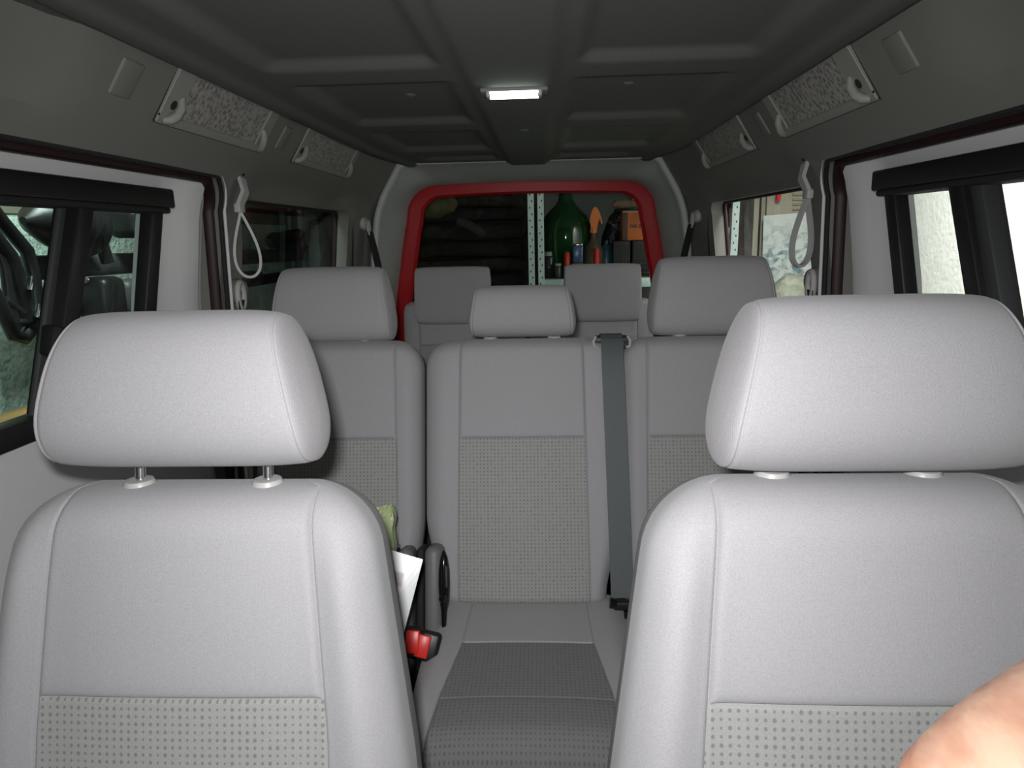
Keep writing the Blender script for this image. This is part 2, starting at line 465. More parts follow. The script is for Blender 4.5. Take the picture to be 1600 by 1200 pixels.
box('seat_base', (.22, 1.36, .075), (.80, .42, .23), M['darkgrey'], b2, bev=.02)
# third row
b3 = empty('third_row_bench', (0, 2.7, 0), 'dim grey third row bench with two square headrests below the red-framed rear window', 'seat')
P3 = dict(PANEL)
pillow(P3, (-.245, 2.62, .32), .60, lambda q: .235, .12, lambda q: .17, [(.43, 'insert'), (9, 'panel')], b3, R(9), .004, topR=.03, cornR=.04, step=.003)
pillow(P3, (.235, 2.62, .32), .60, lambda q: .235, .12, lambda q: .17, [(.43, 'insert'), (9, 'panel')], b3, R(9), .004, topR=.03, cornR=.04, step=.003)
for x in (-.245, .235):
    pillow(CUSH, (x, 2.65, .30), .46, lambda q: .23, .12, lambda q: .15, [(.17, 'near'), (.3, 'mid'), (9, 'far')], b3, R(-3), .01, True, topR=.06, cornR=.05)
box('seat_base', (0, 2.42, .07), (.86, .36, .22), M['darkgrey'], b3, bev=.02)
for x in (-.284, .276):
    h = headrest(b3, (x, 2.655, .938), .146, .036, .108, R(7), .02, 4.5, cap=.96)
    box('headrest_bracket', (x, 2.70, .84), (.25, .03, .012), M['black'], h, bev=.003)

# ------------------------------------------------------------------ van body
XW = [(-.05, .735), (.6, .755), (.85, .755), (1.05, .738), (1.22, .715), (1.29, .692), (1.368, .630), (1.456, .572), (1.50, .55)]
def XP(z, y): return interp(XW, z)*(1 - .115*sm(2.6, 3.3, y))
Y0, Y1 = -.15, 3.30
def wall_slab(name, sgn, off, th, y0, y1, z0, z1, m, ny=70, nz=60, dent=True):
    V = []; Fc = []
    for layer in (0, 1):
        for j in range(nz+1):
            z = z0+(z1-z0)*j/nz
            for i in range(ny+1):
                y = y0+(y1-y0)*i/ny
                x = XP(z, y)+off+layer*th
                if not dent and layer == 0: x -= .030*sm(1.53, 1.66, y)*(1-sm(1.66, 1.70, y)) 
                if dent and layer == 0:
                    # recessed arch above the quarter glass, storage pocket towards the windscreen
                    x += .022*sm(1.78, 1.95, y)*(1-sm(2.65, 2.8, y))*sm(1.10, 1.26, z)*(1-sm(1.30, 1.355, z))
                    x += .022*(1-sm(.98, 1.08, y+(z-1.4)*.5))*sm(1.345, 1.375, z)
                V.append((sgn*x, y, z))
    n1 = (ny+1)*(nz+1)
    q = lambda l, i, j: l*n1+j*(ny+1)+i
    for j in range(nz):
        for i in range(ny):
            a = (q(0, i, j), q(0, i+1, j), q(0, i+1, j+1), q(0, i, j+1)); b = tuple(v+n1 for v in a)[::-1]
            Fc += [a, b]
    for i in range(ny): Fc += [(q(0, i, 0), q(1, i, 0), q(1, i+1, 0), q(0, i+1, 0)), (q(0, i, nz), q(0, i+1, nz), q(1, i+1, nz), q(1, i, nz))]
    for j in range(nz): Fc += [(q(0, 0, j), q(0, 0, j+1), q(1, 0, j+1), q(1, 0, j)), (q(0, ny, j), q(1, ny, j), q(1, ny, j+1), q(0, ny, j+1))]
    bm = bmesh.new(); vs = [bm.verts.new(v) for v in V]
    for f in Fc: bm.faces.new([vs[k] for k in f])
    return from_bm(name, bm, m)
def yz_round(y0, y1, z0, z1, r, slant=0, n=8):
    out = []
    for (y, z, sy, sz, a0) in ((y1, z1, 1, 1, 90), (y1, z0, 1, -1, 0), (y0, z0, -1, -1, -90), (y0, z1, -1, 1, 180)):
        for k in range(n+1):
            a = R(a0-90*k/n); yy = y-sy*r+r*math.cos(a); zz = z-sz*r+r*math.sin(a)
            out.append((yy - slant*(z1-zz)*(1 if sy > 0 else 0), zz))
    return out
def cutter(sgn, outline, x0=.3, x1=1.1):
    bm = bmesh.new(); a = [bm.verts.new((sgn*x0, y, z)) for y, z in outline]; b = [bm.verts.new((sgn*x1, y, z)) for y, z in outline]
    n = len(a); bm.faces.new(a); bm.faces.new(b)
    for k in range(n): bm.faces.new((a[k], a[(k+1) % n], b[(k+1) % n], b[k]))
    return from_bm('cut', bm, M['trim'], None, False)
def ring_sweep(name, sgn, outline, off, r, m, parent=None, prof=None, only=None):
    pts = [(sgn*(XP(z, y)+off), y, z) for y, z in outline]
    return tube(name, pts, r, m, parent, 10, prof, True)
for sgn, side in ((-1, 'left'), (1, 'right')):
    DA = yz_round(-.4, 1.715, .0, 1.302, .075)
    QA = yz_round(1.84, 2.79, .86, 1.262, .045)
    wl = wall_slab('wall_'+side, sgn, 0, .05, Y0, Y1, -.05, 1.50, M['trim'])
    boolcut(wl, [cutter(sgn, DA), cutter(sgn, QA)]); tag(wl, kind='structure')
    # quarter glass
    g = box('window_%d' % (3 if sgn < 0 else 4), (sgn*.775, 2.28, 1.05), (.006, .96, .52), M['glass'] if sgn < 0 else M['glass_r'], None, Matrix.Rotation(R(-5*sgn), 3, 'Y'), .001); tag(g, kind='structure')
    t_ = ring_sweep('window_seal', sgn, QA, .052, .008, M['seal'], g); 
    # sliding door
    DP = yz_round(-.3, 1.74, -.02, 1.33, .08)
    d = wall_slab('door_%d' % (1 if sgn < 0 else 2), sgn, .060, .035, -.12, 1.76, .0, 1.33, M['paint'], 60, 50, False)
    WA = yz_round(-.05, 1.515, .848, 1.262, .035, slant=.10)
    boolcut(d, [cutter(sgn, WA)]); tag(d, kind='structure')
    sl = [(y, z) for y, z in DA if y > -.3]
    ctr = [(sgn*(XP(1.302, 1)+.045), y, 1.302) for y in (.0, .8, 1.5)]+[(sgn*(XP(z, y)+.032), y-.008, z-.003) for y, z in DA[0:18]]
    tube('door_seal', ctr, .0, M['seal'], d, 10, (.013, .013))
    tube('door_seal', [(sgn*(XP(1.302, 1)+.004), y, 1.303) for y in (-.1, .5, 1.0, 1.4)]+[(sgn*(XP(z, y)+.006), y-.001, z) for y, z in DA[0:18]], .0055, M['black_soft'], d, 10)
    # black window frame
    X_ = lambda y, z: XP(z, y)+.058
    def bar(nm, pa, pb, w_, dpt, m, par, out=0.):
        a = Vector((sgn*(X_(*pa)+out), pa[0], pa[1])); b = Vector((sgn*(X_(*pb)+out), pb[0], pb[1]))
        dd = (b-a).normalized(); nx = Vector((sgn, 0, 0)); nx = (nx-dd*nx.dot(dd)).normalized(); wv = dd.cross(nx)
        bm = bmesh.new(); add_box(bm, (0, 0, 0), (dpt, w_, (b-a).length), None, .005)
        mt = Matrix((nx, wv, dd)).transposed().to_4x4(); mt.translation = (a+b)/2; bm.transform(mt)
        return from_bm(nm, bm, m, par)
    fr = bar('window_frame', (-.1, 1.246), (1.535, 1.246), .040, .05, M['black'], d, -.006)
    bar('window_frame_lip', (-.1, 1.221), (1.52, 1.221), .012, .06, M['black_soft'], fr, -.006)
    bar('window_frame', (-.1, .852), (1.47, .852), .04, .04, M['black'], d)
    bar('window_frame', (1.45, .85), (1.508, 1.235), .042, .03, M['black'], d, .002)
    mu = bar('window_mullion', (1.115+.012*(sgn < 0), .86), (1.214+.012*(sgn < 0), 1.225), .035 if sgn > 0 else .028, .035 if sgn > 0 else .012, M['darkgrey'], d, .0)
    bar('window_mullion', (1.148, .86), (1.245, 1.225), .04, .05, M['black'], d, -.006)
    bar('window_latch', (1.160, .965), (1.173, 1.015), .060, .026, M['black'], mu, -.024)
    g = box('window_%d' % (1 if sgn < 0 else 2), (sgn*.802, .7, 1.05), (.005, 1.7, .43), M['glass'] if sgn < 0 else M['glass_r'], None, Matrix.Rotation(R(-6*sgn), 3, 'Y'), .001); tag(g, kind='structure')
    # screw covers on the door frame
    for (y, z) in ((1.60, 1.195), (1.60, 1.28)):
        lathe('screw_cover', [(.010, 0), (.010, .002), (.006, .005), (.001, .006)], (sgn*(XP(z, y)+.062), y, z), M['paint'], d, 16, (-sgn, 0, 0))
    # net storage lockers along the roof edge
    for (ya, yb) in ((1.29, 1.765), (1.985, 2.53)):
        big = yb < 1.9
        lab = '%s beige-grey roof net compartment on the %s %s' % ('larger' if big else 'smaller', side, 'above the sliding door window' if big else 'above the rear quarter window')
        lk = empty('roof_net_compartment', (sgn*.6, (ya+yb)/2, 1.41), lab, 'storage net', 'roof net compartments')
        def wpt(y, t, o): # t 0 bottom 1 top, o proud into the cabin
            z = 1.366+.092*t; x = interp([(1.366, .632), (1.458, .571)], z)*(1-.115*sm(2.6, 3.3, y))
            return Vector((sgn*(x-o*.83), y, z-o*.55))
        def slab(bm, y_a, y_b, t0, t1, o0, o1):
            q = bmesh.new(); c = [wpt(y, t, o) for o in (o0, o1) for y, t in ((y_a, t0), (y_b, t0), (y_b, t1), (y_a, t1))]
            v = [q.verts.new(p) for p in c]
            for f in ((0, 1, 2, 3), (4, 5, 6, 7), (0, 1, 5, 4), (1, 2, 6, 5), (2, 3, 7, 6), (3, 0, 4, 7)): q.faces.new([v[k] for k in f])
            bmesh.ops.recalc_face_normals(q, faces=q.faces); bmesh.ops.bevel(q, geom=list(q.edges), offset=.003, segments=2, affect='EDGES'); _merge(bm, q)
        bm = bmesh.new(); e = .065 if big else .055
        slab(bm, ya, yb, 0, .19, -.004, .006); slab(bm, ya, ya+e, .10, 1, -.004, .0058); slab(bm, yb-e*.8, yb, .10, 1, -.004, .0058); slab(bm, ya, yb, .93, 1.0, -.004, .005)
        from_bm('frame', bm, M['netframe'], lk)
        bm = bmesh.new(); slab(bm, ya+e, yb-e*.8, .15, .95, -.002, .003); from_bm('net', bm, NET, lk)
        bm = bmesh.new(); slab(bm, ya-.004, yb+.004, -.03, 1.02, -.006, .0015); from_bm('gap_border', bm, M['black_soft'], lk)
        for yy, s_ in ((ya+e*.55, 1), (yb-e*.45, -1)):
            pts = [wpt(yy+s_*.014, .50, .004), wpt(yy+s_*.010, .36, .013), wpt(yy+s_*.004, .22, .015), wpt(yy-s_*.006, .12, .012), wpt(yy-s_*.012, .06, .004)]
            tube('latch', pts, [.006, .008, .0085, .008, .006], M['netframe'], lk, 12)
            a = wpt(yy-s_*.006, .36, .0062); lathe('latch_hole', [(.009, 0), (.009, .0008), (.002, .001)], a, M['black_soft'], lk, 16, (-sgn*.83, 0, -.55))
    for (y, r) in ((1.17, .03), (1.865, .026)):
        a = Vector((sgn*(XP(1.41, y)-.0), y, 1.41))
        bm = bmesh.new(); add_box(bm, (0, 0, 0), (.008, r*1.9, .062), None, .0038, 3)
        bm.transform(Matrix.Translation(a) @ Matrix.Rotation(R(-34*sgn), 4, 'Y'))
        o = from_bm('roof_trim_cap', bm, M['trim'])
        tag(o, 'small raised plastic cap on the %s roof trim %s' % (side, 'before the larger net compartment' if y < 1.5 else 'between the two net compartments'), 'cap', 'roof trim caps')
    # grab strap
    gs = empty('grab_strap', (sgn*.66, 1.66, 1.27), 'pale looped grab strap hanging from the %s pillar behind the sliding door' % side, 'strap', 'looped grab straps')
    top = Vector((sgn*(XP(1.30, 1.76)-.006), 1.76, 1.305)); mid = Vector((sgn*(XP(1.25, 1.745)-.022), 1.745, 1.238))
    strip('strap_tab', [top, top.lerp(mid, .5)+Vector((-sgn*.012, 0, 0)), mid], (0, 1, 0), .030, .009, M['trim_light'], gs)
    box('strap_clip', mid+Vector((0, 0, -.005)), (.016, .034, .022), M['trim_light'], gs, bev=.004)
    loop = []
    for k in range(33):
        t = k/32; a = 2*math.pi*t; hw_ = .036*math.sin(a)*math.sin(math.pi*t)**.7; dz_ = .160*((1-math.cos(a))/2)**.75
        loop.append(mid + Vector((hw_*.9, hw_*.45, -.012-dz_)) + Vector((-sgn*.010*math.sin(math.pi*t), 0, 0)))
    strip('strap_loop', loop, [Vector((-.42, .9, 0))]*33, .014, .0065, M['trim_light'], gs)
    lathe('strap_bolt_hole', [(.007, 0), (.007, .003), (.001, .0032)], top+Vector((-sgn*.004, .002, .012)), M['black_soft'], gs, 14, (-sgn, 0, -.2))
    # belt guide on the pillar
    zc = 1.028; yc = 1.79
    bg = empty('belt_guide', (sgn*.72, yc, zc), 'grey belt guide with slotted cover on the %s pillar below the grab strap' % side, 'belt guide', 'pillar belt guides')
    xg = XP(zc, yc)
    lathe('guide_cover', [(.030, 0), (.033, .012), (.028, .026), (.012, .034), (.001, .035)], (sgn*xg, yc, zc), M['trim'], bg, 28, (-sgn, -.15, 0))
    tube('guide_loop', [Vector((sgn*(xg-.03), yc-.028+.018*math.cos(a), zc-.01+.034*math.sin(a))) for a in [2*math.pi*k/20 for k in range(20)]], .008, M['trim_light'], bg, 10, None, True)
    strip('belt_webbing', [(sgn*(xg-.034), yc-.03, zc-.02), (sgn*(xg-.03), yc-.03, .75), (sgn*(xg-.02), yc-.02, .3)], (0, 1, 0), .045, .002, M['belt_dark'], bg)
    # rear shoulder belt
    yb = 2.92; zb = 1.215; xb = XP(zb, yb)
    rb = empty('rear_shoulder_belt', (sgn*xb, yb, zb), 'dark shoulder belt hanging from a grey ring on the %s rear pillar' % side, 'seat belt', 'rear shoulder belts')
    lathe('belt_ring_cover', [(.024, 0), (.026, .01), (.02, .02), (.001, .024)], (sgn*xb, yb, zb), M['trim_light'], rb, 24, (-sgn, -.3, 0))
    tube('belt_ring', [Vector((sgn*(xb-.026), yb+.014*math.cos(a), zb-.02+.03*math.sin(a))) for a in [2*math.pi*k/18 for k in range(18)]], .006, M['trim_light'], rb, 10, None, True)
    strip('belt_webbing', [(sgn*(xb-.028), yb, zb-.03), (sgn*(xb-.055), yb-.02, zb-.14), (sgn*(xb-.085), yb-.05, .93), (sgn*(xb-.15), yb-.08, .6)], (.4*-sgn, 1, 0), .046, .002, M['belt_dark'], rb)
    box('belt_slot', (sgn*(XP(1.10, 2.84)-.0005), 2.84, 1.10), (.006, .03, .22), M['darkgrey'], rb, Matrix.Rotation(R(-5*sgn), 3, 'Y'), .002)
    # thin white painted sill edge beside the seal
    pe = [(sgn*(XP(z, y)-.001), y+.007, z+.002) for y, z in DA[1:17]]+[(sgn*(XP(.8, 1.72)), 1.723, .8), (sgn*(XP(.4, 1.72)), 1.723, .4)]
    bm = bmesh.new(); add_tube(bm, pe, [.0008+.0035*min(1, k/8) for k in range(len(pe))], 8); from_bm('pillar_edge_trim', bm, M['paint'], wl)

# ceiling with pressed panels
V = []; Fc = []; nx, ny = 150, 170; xa, xb_, ya, yb = -.60, .60, .80, 3.03
def ceil_z(x, y):
    ax = abs(x-.0); z = 1.452
    z -= .012*(1-sm(.070, .100, ax))
    rx = sm(.115, .15, ax)*(1-sm(.41, .45, ax))
    ry = 0
    for a, b in ((.72, 1.36), (1.47, 2.00), (2.12, 2.60), (2.70, 2.92)): ry = max(ry, sm(a, a+.035, y)*(1-sm(b-.035, b, y)))
    z += .016*rx*ry
    z -= .010*sm(.50, .53, ax)*(1-sm(.55, .575, ax))
    return z
for j in range(ny+1):
    for i in range(nx+1):
        x = xa+(xb_-xa)*i/nx; y = ya+(yb-ya)*j/ny; V.append((x*(1-.10*sm(2.4, 3.1, y)), y, ceil_z(x, y)))
for j in range(ny):
    for i in range(nx):
        a = j*(nx+1)+i; Fc.append((a, a+nx+1, a+nx+2, a+1))
me = meshobj('ceiling', V, Fc, M['liner']); sd = me.modifiers.new('s', 'SOLIDIFY'); sd.thickness = .06; sd.offset = -1; tag(me, kind='structure')
o = box('trim_1', (0, .32, 1.475), (1.24, .925, .05), M['trim'], bev=.012); tag(o, kind='structure')   # overhead shelf above the front seats
# roof skin
o = box('trim_2', (0, 1.5, 1.56), (1.3, 3.7, .04), M['red'], bev=.01); tag(o, kind='structure')

# rear surround: funnel from the cabin section to the tailgate aperture
NL = 160
A = resample([(0, 1.452)]+[(.50, 1.450), (.525, 1.44), (.565, 1.37), (.60, 1.31), (.625, 1.24), (.645, 1.1), (.665, .85), (.665, .4), (.65, .0), (-.65, .0), (-.665, .4), (-.665, .85), (-.645, 1.1), (-.625, 1.24), (-.60, 1.31), (-.565, 1.37), (-.525, 1.44), (-.50, 1.450)], NL)
_b = rrect(.665, .548, .56, 1.388, .13, 10); _b = [(.0, 1.388)]+_b[1:-1]
_i = max(range(len(_b)), key=lambda k: 0)
B = rrect(.680, .575, .56, 1.398, .13, 12); B = [(0., 1.398)] + B
B = resample(B, NL)
def crown_top(p, amt=.018): x, z = p; return (x, z - amt*(x/.6)**2 if z > 1.2 else z)
B = [crown_top(p) for p in B]
V = []; Fc = []
LV = [(0, 2.98, 0), (.0, 3.03, .0), (.22, 3.09, .0), (.5, 3.16, 0), (.75, 3.22, 0), (.93, 3.28, 0), (1, 3.34, 0), (1, 3.37, 0)]
for t, y, _ in LV:
    for a, b in zip(A, B): V.append((a[0]*(1-t)+b[0]*t, y, a[1]*(1-t)+b[1]*t))
for i in range(len(LV)-1):
    for k in range(NL): Fc.append((i*NL+k, i*NL+(k+1) % NL, (i+1)*NL+(k+1) % NL, (i+1)*NL+k))
o = meshobj('wall_rear', V, Fc, M['hatch_trim']); sd = o.modifiers.new('s', 'SOLIDIFY'); sd.thickness = .02; sd.offset = 1; tag(o, kind='structure')
# tailgate: red painted ring and glass
C_ = rrect(.606, .504, .62, 1.346, .085, 12); C_ = [crown_top(p) for p in resample([(0., 1.346)]+C_, NL)]
Bo = [(x*1.03, .97+(z-.97)*1.03) for x, z in B]
V = []; Fc = []
rg = [(Bo, 3.375), (Bo, 3.41), (C_, 3.41), (C_, 3.385), ([(c[0]*.85+b[0]*.15, c[1]*.85+b[1]*.15) for c, b in zip(C_, Bo)], 3.372)]
for P_, y in rg:
    for p in P_: V.append((p[0], y, p[1]))
m_ = len(rg)
for i in range(m_):
    i2 = (i+1) % m_
    for k in range(NL): Fc.append((i*NL+k, i*NL+(k+1) % NL, i2*NL+(k+1) % NL, i2*NL+k))
bm = bmesh.new(); vs = [bm.verts.new(v) for v in V]
for f in Fc: bm.faces.new([vs[k] for k in f])
o = from_bm('door_3', bm, M['red']); tag(o, kind='structure')
o = box('window_5', (0, 3.52, .98), (1.2, .005, .80), M['glass_r'], None, Matrix.Rotation(R(15), 3, 'X'), .001); tag(o, kind='structure')
# van floor, wheel-arch side boxes
o = box('floor', (0, 1.6, -.075), (1.5, 3.6, .05), M['carpet'], bev=0); tag(o, kind='structure')
o = box('trim_3', (0, 3.30, .30), (1.32, .06, .52), M['trim'], bev=.01); tag(o, kind='structure')

# ------------------------------------------------------------------ centre belt
cb = empty('centre_seat_belt', (.22, 1.7, .9), 'flat grey-green centre seat belt running down the second row bench', 'seat belt')
def face2(z): return 1.50+(z-.31)*math.tan(R(15.5))     # y of the seat front
rec = R(15.5); yb2 = 1.745-.62*math.sin(rec)
def fr(z): return yb2 + (z-.303)*math.tan(rec) - .09/math.cos(rec)
pts = [(.2205, 1.775, .885), (.220, 1.728, .912), (.2195, 1.700, .915), (.219, 1.668, .897)] + [(.219+ .012*(1-(z-.33)/.5), fr(z)+.004-.006*math.sin((z-.3)*5), z) for z in (.86, .80, .7, .6, .5, .42, .36, .33)]
strip('belt_webbing', pts, (1, 0, 0), .052, .0022, M['belt'], cb)
gd = box('belt_outlet', (.220, 1.705, .902), (.082, .045, .014), M['darkgrey'], cb, bev=.005)
tube('outlet_loop', [(.182, 1.69, .91), (.176, 1.683, .90), (.178, 1.68, .888), (.186, 1.68, .885)], .004, M['sleeve'], gd, 8)
tube('outlet_loop', [(.258, 1.69, .91), (.264, 1.683, .90), (.262, 1.68, .888), (.254, 1.68, .885)], .004, M['sleeve'], gd, 8)
pz = Vector((.245, fr(.33)-.012, .322))
bk = box('belt_buckle', pz, (.075, .022, .020), M['black'], cb, bev=.005)
tube('buckle_end', [pz+Vector((-.045, 0, .004)), pz+Vector((-.03, 0, .002))], .012, M['black_gloss'], bk, 12)
box('buckle_tongue', pz+Vector((.01, -.004, -.022)), (.045, .014, .02), M['black_gloss'], bk, bev=.004)

# recliner column between the seats, buckles
rc = empty('recliner_cover', (-.2, 1.5, .3), 'upright grey plastic hinge cover with glossy black lever beside the middle seat', 'hinge cover')
c0 = at(683, 850, 1.47); c1 = at(683, 995, 1.40)
def col(nm, cx, w_, yd, m, par, z0, z1, ydep=.08):
    zc = (z0+z1)/2
    return box(nm, (cx, yd+ydep/2+(zc-.3)*.28, zc), (w_, ydep, (z1-z0)), m, par, Matrix.Rotation(R(-15.6), 3, 'X'), w_*.45, 4)
col('cover', -.200, .040, 1.425, M['hinge'], rc, .20, .462)
col('hinge_slot', -.236, .018, 1.47, M['black_soft'], rc, .20, .44)
bm = bmesh.new(); add_tube(bm, [(-.1745, 1.428+(z-.3)*.28, z) for z in (.245, .26, .29, .33, .36, .39, .42, .445, .46)], [.0015, .004, .005, .0065, .0115, .013, .012, .008, .002], 16)
from_bm('lever', bm, M['black_gloss'], rc)
lathe('lever_knob', [(.009, 0), (.009, .005), (.006, .009), (.001, .010)], (-.1745, 1.428, .365), M['black_gloss'], rc, 24, (0, -1, .2))
tube('lever_rim', [(-.168, 1.418+(z-.3)*.28, z) for z in (.385, .41, .43)], .0022, M['chrome'], rc, 8)
rc2 = empty('recliner_cover', (-.27, 1.5, .3), 'upright grey plastic hinge cover with black edge half behind the white leaflet', 'hinge cover')
col('cover', -.266, .036, 1.43, M['hinge'], rc2, .20, .455)
col('hinge_edge', -.290, .010, 1.43, M['black_gloss'], rc2, .30, .46, .06)
for (px, py, lb, ang) in ((664, 1012, 'red and black seat belt buckle nearer the middle seat', 14), (645, 1005, 'red and black seat belt buckle mostly hidden by the left front seat', 4)):
    p = at(px, py, 1.325)
    bu = empty('belt_buckle', p, lb, 'buckle', 'red seat belt buckles')
    rt = Matrix.Rotation(R(ang), 3, 'Y') @ Matrix.Rotation(R(-25), 3, 'X')
    box('buckle_housing', p+Vector((.006 if ang > 10 else -.004, .012, -.004)), (.046, .026, .062), M['black'], bu, rt, .009, 3)
    box('release_button', p+Vector((-.004 if ang > 10 else .0, -.004, .006)), (.028, .012, .046), M['buckle_red'], bu, rt, .003)
    tube('buckle_stalk', [p+Vector((0, .014, -.02)), p+Vector((-.004, .06, -.06)), p+Vector((-.004, .12, -.07))], .008, M['black'], bu, 10)

# leaflet and green packet on the single seat
def leafmat():
    t = NT('printed_white_paper'); b = t.b; b.inputs['Roughness'].default_value = .35
    tc = t.new('ShaderNodeTexCoord'); sp = t.new('ShaderNodeSeparateXYZ'); t.link(tc.outputs['UV'], sp.inputs[0]); u, v = sp.outputs[0], sp.outputs[1]
    def rect(u0, u1, v0, v1, e=.02):
        a = t.math('SMOOTH_MIN', t.math('SUBTRACT', u, u0), t.math('SUBTRACT', u1, u), .001)
        c = t.math('SMOOTH_MIN', t.math('SUBTRACT', v, v0), t.math('SUBTRACT', v1, v), .001)
        return t.math('MINIMUM', t.math('MAXIMUM', t.math('MULTIPLY', t.math('MINIMUM', a, c), 1/e), 0.), 1.)
    n = t.new('ShaderNodeTexNoise', Scale=9., Detail=3.0); t.link(tc.outputs['UV'], n.inputs['Vector'])
    c1 = t.mix(rect(.25, .72, .66, .83, .03), (.80, .82, .82), t.mix(n.outputs[0], (.75, .55, .55), (.12, .08, .10)))
    c2 = t.mix(t.math('MULTIPLY', rect(.25, .6, .3, .55, .12), .35), c1, (.85, .72, .55))
    t.link(c2, b.inputs['Base Color']); return t.m
def quad_sheet(name, p4, th, m, parent=None, n=10, sag=.004):
    a, b, c, d = [Vector(p) for p in p4]; nn = (b-a).cross(d-a).normalized(); V = []; U = []; Fc = []
    for l in (0, 1):
        for j in range(n+1):
            for i in range(n+1):
                u, v = i/n, j/n; p = a.lerp(b, u).lerp(d.lerp(c, u), v) + nn*(sag*math.sin(u*math.pi)*math.sin(v*math.pi)+l*th)
                V.append(p); U.append((u, v))
    q = (n+1)**2
    for j in range(n):
        for i in range(n):
            k = j*(n+1)+i; f = (k, k+1, k+n+2, k+n+1); Fc += [f[::-1], tuple(x+q for x in f)]
    for i in range(n):
        for e in ((i, i+1), (n*(n+1)+i+1, n*(n+1)+i), ((i+1)*(n+1), i*(n+1)), (i*(n+1)+n, (i+1)*(n+1)+n)): Fc.append((e[0], e[1], e[1]+q, e[0]+q))
    return meshobj(name, V, Fc, m, parent, False, U)
LP = [at(560, 1010, 1.14), at(620, 1032, 1.14), at(661, 874, 1.22), at(585, 852, 1.22)]
o = quad_sheet('leaflet', LP, .003, leafmat()); tag(o, 'white printed leaflet standing on the left second row seat beside the front seat', 'leaflet')
o.data.materials.append(M['black_gloss'])
GP = [at(560, 930, 1.30), at(618, 930, 1.30), at(619, 795, 1.42), at(583, 803, 1.42)]
GM = mat('crumpled_green_plastic', (.42, .50, .27), .35, noise=.3, nscale=25, bump=1, bscale=30, bdist=.01)
o = quad_sheet('green_packet', GP, .03, GM, sag=.012); tag(o, 'pale green crumpled packet leaning on the left second row seat above the leaflet', 'packet')
for v in o.data.vertices: v.co += Vector((random.uniform(-.002, .002), random.uniform(-.004, .004), random.uniform(-.002, .002)))

# dome lamp
dl = empty('dome_lamp', (.004, 1.50, 1.44), 'lit white dome lamp on the centre strip of the ceiling', 'lamp')
box('lamp_housing', (.004, 1.510, 1.437), (.136, .056, .010), M['trim'], dl, bev=.004)
box('lamp_lens', (.004, 1.50, 1.431), (.110, .034, .016), emit('lit_lamp_lens', (.86, 1, .93), 9), dl, bev=.007, seg=3)
for sx in (-1, 1): box('lens_end', (.004+sx*.051, 1.50, 1.431), (.010, .035, .017), M['trim_light'], dl, bev=.004)
for i, (x, y) in enumerate(((-.235, 1.67), (.245, 1.62), (-.22, 2.15), (.01, 2.06))):
    o = lathe('headliner_clip', [(.012, 0), (.011, .003), (.004, .006), (.001, .006)], (x, y, ceil_z(x, y)+.0005), M['liner'], None, 18, (0, 0, -1))
    tag(o, ['small round ceiling clip left of the dome lamp', 'small round ceiling clip right of the dome lamp', 'small round ceiling clip farther back on the left ceiling panel', 'small round ceiling clip on the centre strip behind the lamp'][i], 'clip', 'ceiling clips')

# ------------------------------------------------------------------ garage around the van
def atx(px, py, X):
    d = FW + RT*((px-800)/F) - UP*((py-600)/F)
    return CAM + d*((X-CAM.x)/d.x)
def st(o): return tag(o, kind='structure')
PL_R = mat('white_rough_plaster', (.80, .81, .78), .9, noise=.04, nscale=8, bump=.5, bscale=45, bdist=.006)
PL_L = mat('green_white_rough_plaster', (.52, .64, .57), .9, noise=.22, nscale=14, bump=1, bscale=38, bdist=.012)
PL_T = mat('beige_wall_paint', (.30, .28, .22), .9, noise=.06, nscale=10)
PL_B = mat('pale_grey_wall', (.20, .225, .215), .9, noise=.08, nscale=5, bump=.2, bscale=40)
st(box('garage_floor', (0, 2, -.50), (3.8, 7.2, .06), mat('grey_concrete', (.16, .16, .15), .9, noise=.15, nscale=8), bev=0))
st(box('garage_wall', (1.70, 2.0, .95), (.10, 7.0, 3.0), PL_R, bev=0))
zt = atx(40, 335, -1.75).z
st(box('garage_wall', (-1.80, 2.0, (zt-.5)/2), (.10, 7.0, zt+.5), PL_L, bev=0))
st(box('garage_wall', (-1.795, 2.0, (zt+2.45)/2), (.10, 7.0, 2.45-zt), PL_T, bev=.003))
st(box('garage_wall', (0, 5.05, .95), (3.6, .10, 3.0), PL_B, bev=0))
st(box('garage_ceiling', (0, 2, 2.47), (3.8, 7.2, .06), mat('dark_garage_ceiling', (.20, .20, .18), .9), bev=0))

# galvanised shelving behind the van
def zincmat():
    t = NT('galvanised_perforated_steel'); b = t.b; b.inputs['Roughness'].default_value = .45; b.inputs['Metallic'].default_value = .05
    tc = t.new('ShaderNodeTexCoord'); sp = t.new('ShaderNodeSeparateXYZ'); t.link(tc.outputs['Object'], sp.inputs[0])
    v = t.new('ShaderNodeTexVoronoi', Scale=60.); t.link(tc.outputs['Object'], v.inputs['Vector'])
    z = t.math('SUBTRACT', t.math('FRACT', t.math('DIVIDE', sp.outputs[2], .036)), .5)
    x = t.math('DIVIDE', sp.outputs[0], .036)
    alt = t.math('MULTIPLY', t.math('SUBTRACT', t.math('FRACT', t.math('MULTIPLY', t.math('FLOOR', t.math('DIVIDE', sp.outputs[2], .036)), .5)), .25), .6)
    x = t.math('ADD', x, alt)
    d = t.math('SQRT', t.math('ADD', t.math('MULTIPLY', t.math('MULTIPLY', x, x), 3.), t.math('MULTIPLY', z, z)))
    f = t.math('MINIMUM', t.math('MAXIMUM', t.math('MULTIPLY', t.math('SUBTRACT', .20, d), 20.), 0.), 1.)
    base = t.mix(v.outputs['Distance'], (.68, .92, .90), (.88, 1., .99))
    t.link(t.mix(f, base, (.05, .07, .07)), b.inputs['Base Color'])
    return t.m
